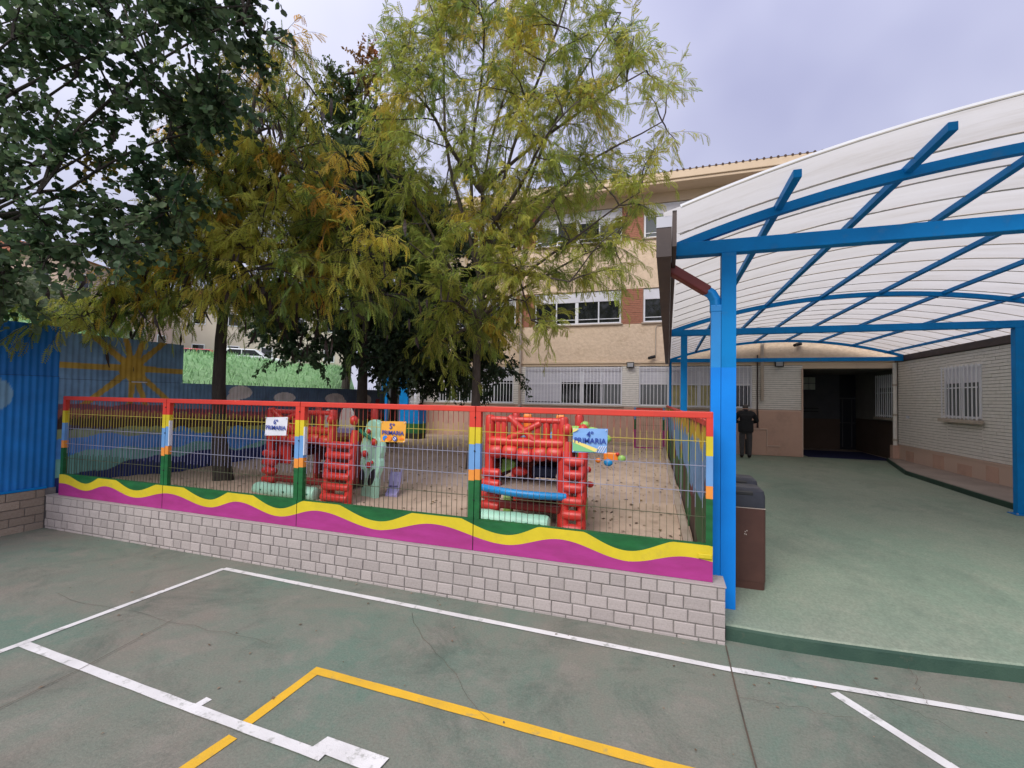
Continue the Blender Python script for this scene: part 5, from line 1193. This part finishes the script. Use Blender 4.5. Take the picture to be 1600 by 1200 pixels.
for k, (x, y, r, h, c) in enumerate(((-20, 8.6, 2.2, 2.6, 0), (-24, 11.8, 2.6, 2.6, 1), (-19, 5.6, 2.0, 2.8, 0), (-28, 9.5, 3, 3.4, 1), (-30, 16, 2.6, 2.4, 0), (-17.5, 7.2, 1.4, 1.8, 1))):
    bush((x, y, bank_z(x, y)-.1), r, h, 50+k, bl_[k], *(((.06, .1, .035), (.18, .2, .08)) if c == 0 else ((.12, .15, .09), (.25, .27, .18))))
# far apartment blocks
def block(x, y, z, wx, wy, h, rot, m, roof, label, floors, cols):
    t = thing('apartment_building', (x, y, z), label, 'building', None); ca, sa = math.cos(rot), math.sin(rot)
    def T(g): g.v = [(x+a*ca-b*sa, y+a*sa+b*ca, z+c) for a, b, c in g.v]; return g
    T(MB().box(-wx/2, wx/2, -wy/2, wy/2, -3, h)).build('wall', m, t)
    T(MB().plate([(-wx/2-.4, 0), (wx/2+.4, 0), (0, 1.8)], lambda u, v, w_: (u, -wy/2-.4+w_, h+v), wy+.8)).build('roof', roof, t)
    fh = h/floors
    for f in range(floors):
        for side in (0, 1):
            L = wx if side == 0 else wy; nc = max(2, int(L/2.6))
            for c in range(nc):
                p = -L/2+L*(c+.5)/nc; z0 = f*fh+.9; g = MB()
                if side == 0: g.box(p-.55, p+.55, -wy/2-.04, -wy/2+.02, z0, z0+1.3)
                else: g.box(wx/2-.02, wx/2+.04, p-.55, p+.55, z0, z0+1.3)
                wn = T(g).build('window', 'wframe', t); g = MB()
                if side == 0: g.box(p-.47, p+.47, -wy/2-.05, -wy/2-.041, z0+.08, z0+1.22)
                else: g.box(wx/2+.041, wx/2+.05, p-.47, p+.47, z0+.08, z0+1.22)
                T(g).build('pane', 'pane', wn)
block(-46, 21, 4.5, 14, 11, 6.2, R_(24), 'farpink', 'farred', 'far pink apartment building with a terracotta roof behind the trees', 2, 5)
block(-62, 22, 6, 13, 11, 7.5, R_(18), 'farbeige', 'farred', 'far beige apartment building on the hill beyond the blue wall', 2, 5)
block(-44, 40, 4.4, 18, 11, 6.5, R_(40), 'farbeige', 'farred', 'far pale apartment building behind the two dense dark trees', 2, 6)
# parked cars on the street above the bank
def car(loc, rot, m, label):
    t = thing('parked_car', loc, label, 'car', 'cars parked above the grass bank'); ca, sa = math.cos(rot), math.sin(rot)
    def T(g): g.v = [(loc[0]+a*ca-b*sa, loc[1]+a*sa+b*ca, loc[2]+c) for a, b, c in g.v]; return g
    body = [(-2.1, .35), (2.1, .35), (2.15, .6), (2.0, .82), (1.15, .93), (-1.9, .98), (-2.12, .75)]
    T(MB().plate(body, lambda u, v, w_: (u, -.85+w_, v), 1.7)).build('body', m, t, bevel=.06)
    T(MB().plate([(-1.75, .97), (1.1, .93), (.45, 1.42), (-1.3, 1.46)], lambda u, v, w_: (u, -.72+w_, v), 1.44)).build('cabin', m, t, bevel=.05)
    for s in (-1, 1):
        T(MB().plate([(-1.55, 1.0), (-.45, .99), (-.45, 1.37), (-1.2, 1.38)], lambda u, v, w_: (u, s*.725+w_*s, v), .01)).build('window', 'pane', t)
        T(MB().plate([(-.38, .99), (.85, .97), (.4, 1.36), (-.38, 1.37)], lambda u, v, w_: (u, s*.725+w_*s, v), .01)).build('window', 'pane', t)
        for wx in (-1.3, 1.3):
            wh = T(MB().tube([(wx, s*.7, .32), (wx, s*.87, .32)], .32, 18)).build('wheel', 'tyre', t, smooth=True)
            T(MB().tube([(wx, s*.868, .32), (wx, s*.885, .32)], .2, 14)).build('rim', 'rim', wh, smooth=True)
    T(MB().plate([(-.6, .98), (.6, .98), (.55, 1.38), (-.55, 1.38)], lambda u, v, w_: (1.0-.75*(v-.98)/.42+w_, u, v+.02), .06)).build('windscreen', 'pane', t)
for px_, dd, m_, lb in ((392, 33, 'carw', 'white parked car above the grass bank behind the yellowing tree'), (322, 36, 'carr', 'red parked car above the grass bank behind the yellowing tree')):
    q = Pd(px_, 552, dd); car((q.x, q.y, bank_z(q.x, q.y)+.02), R_(35), m_, lb)
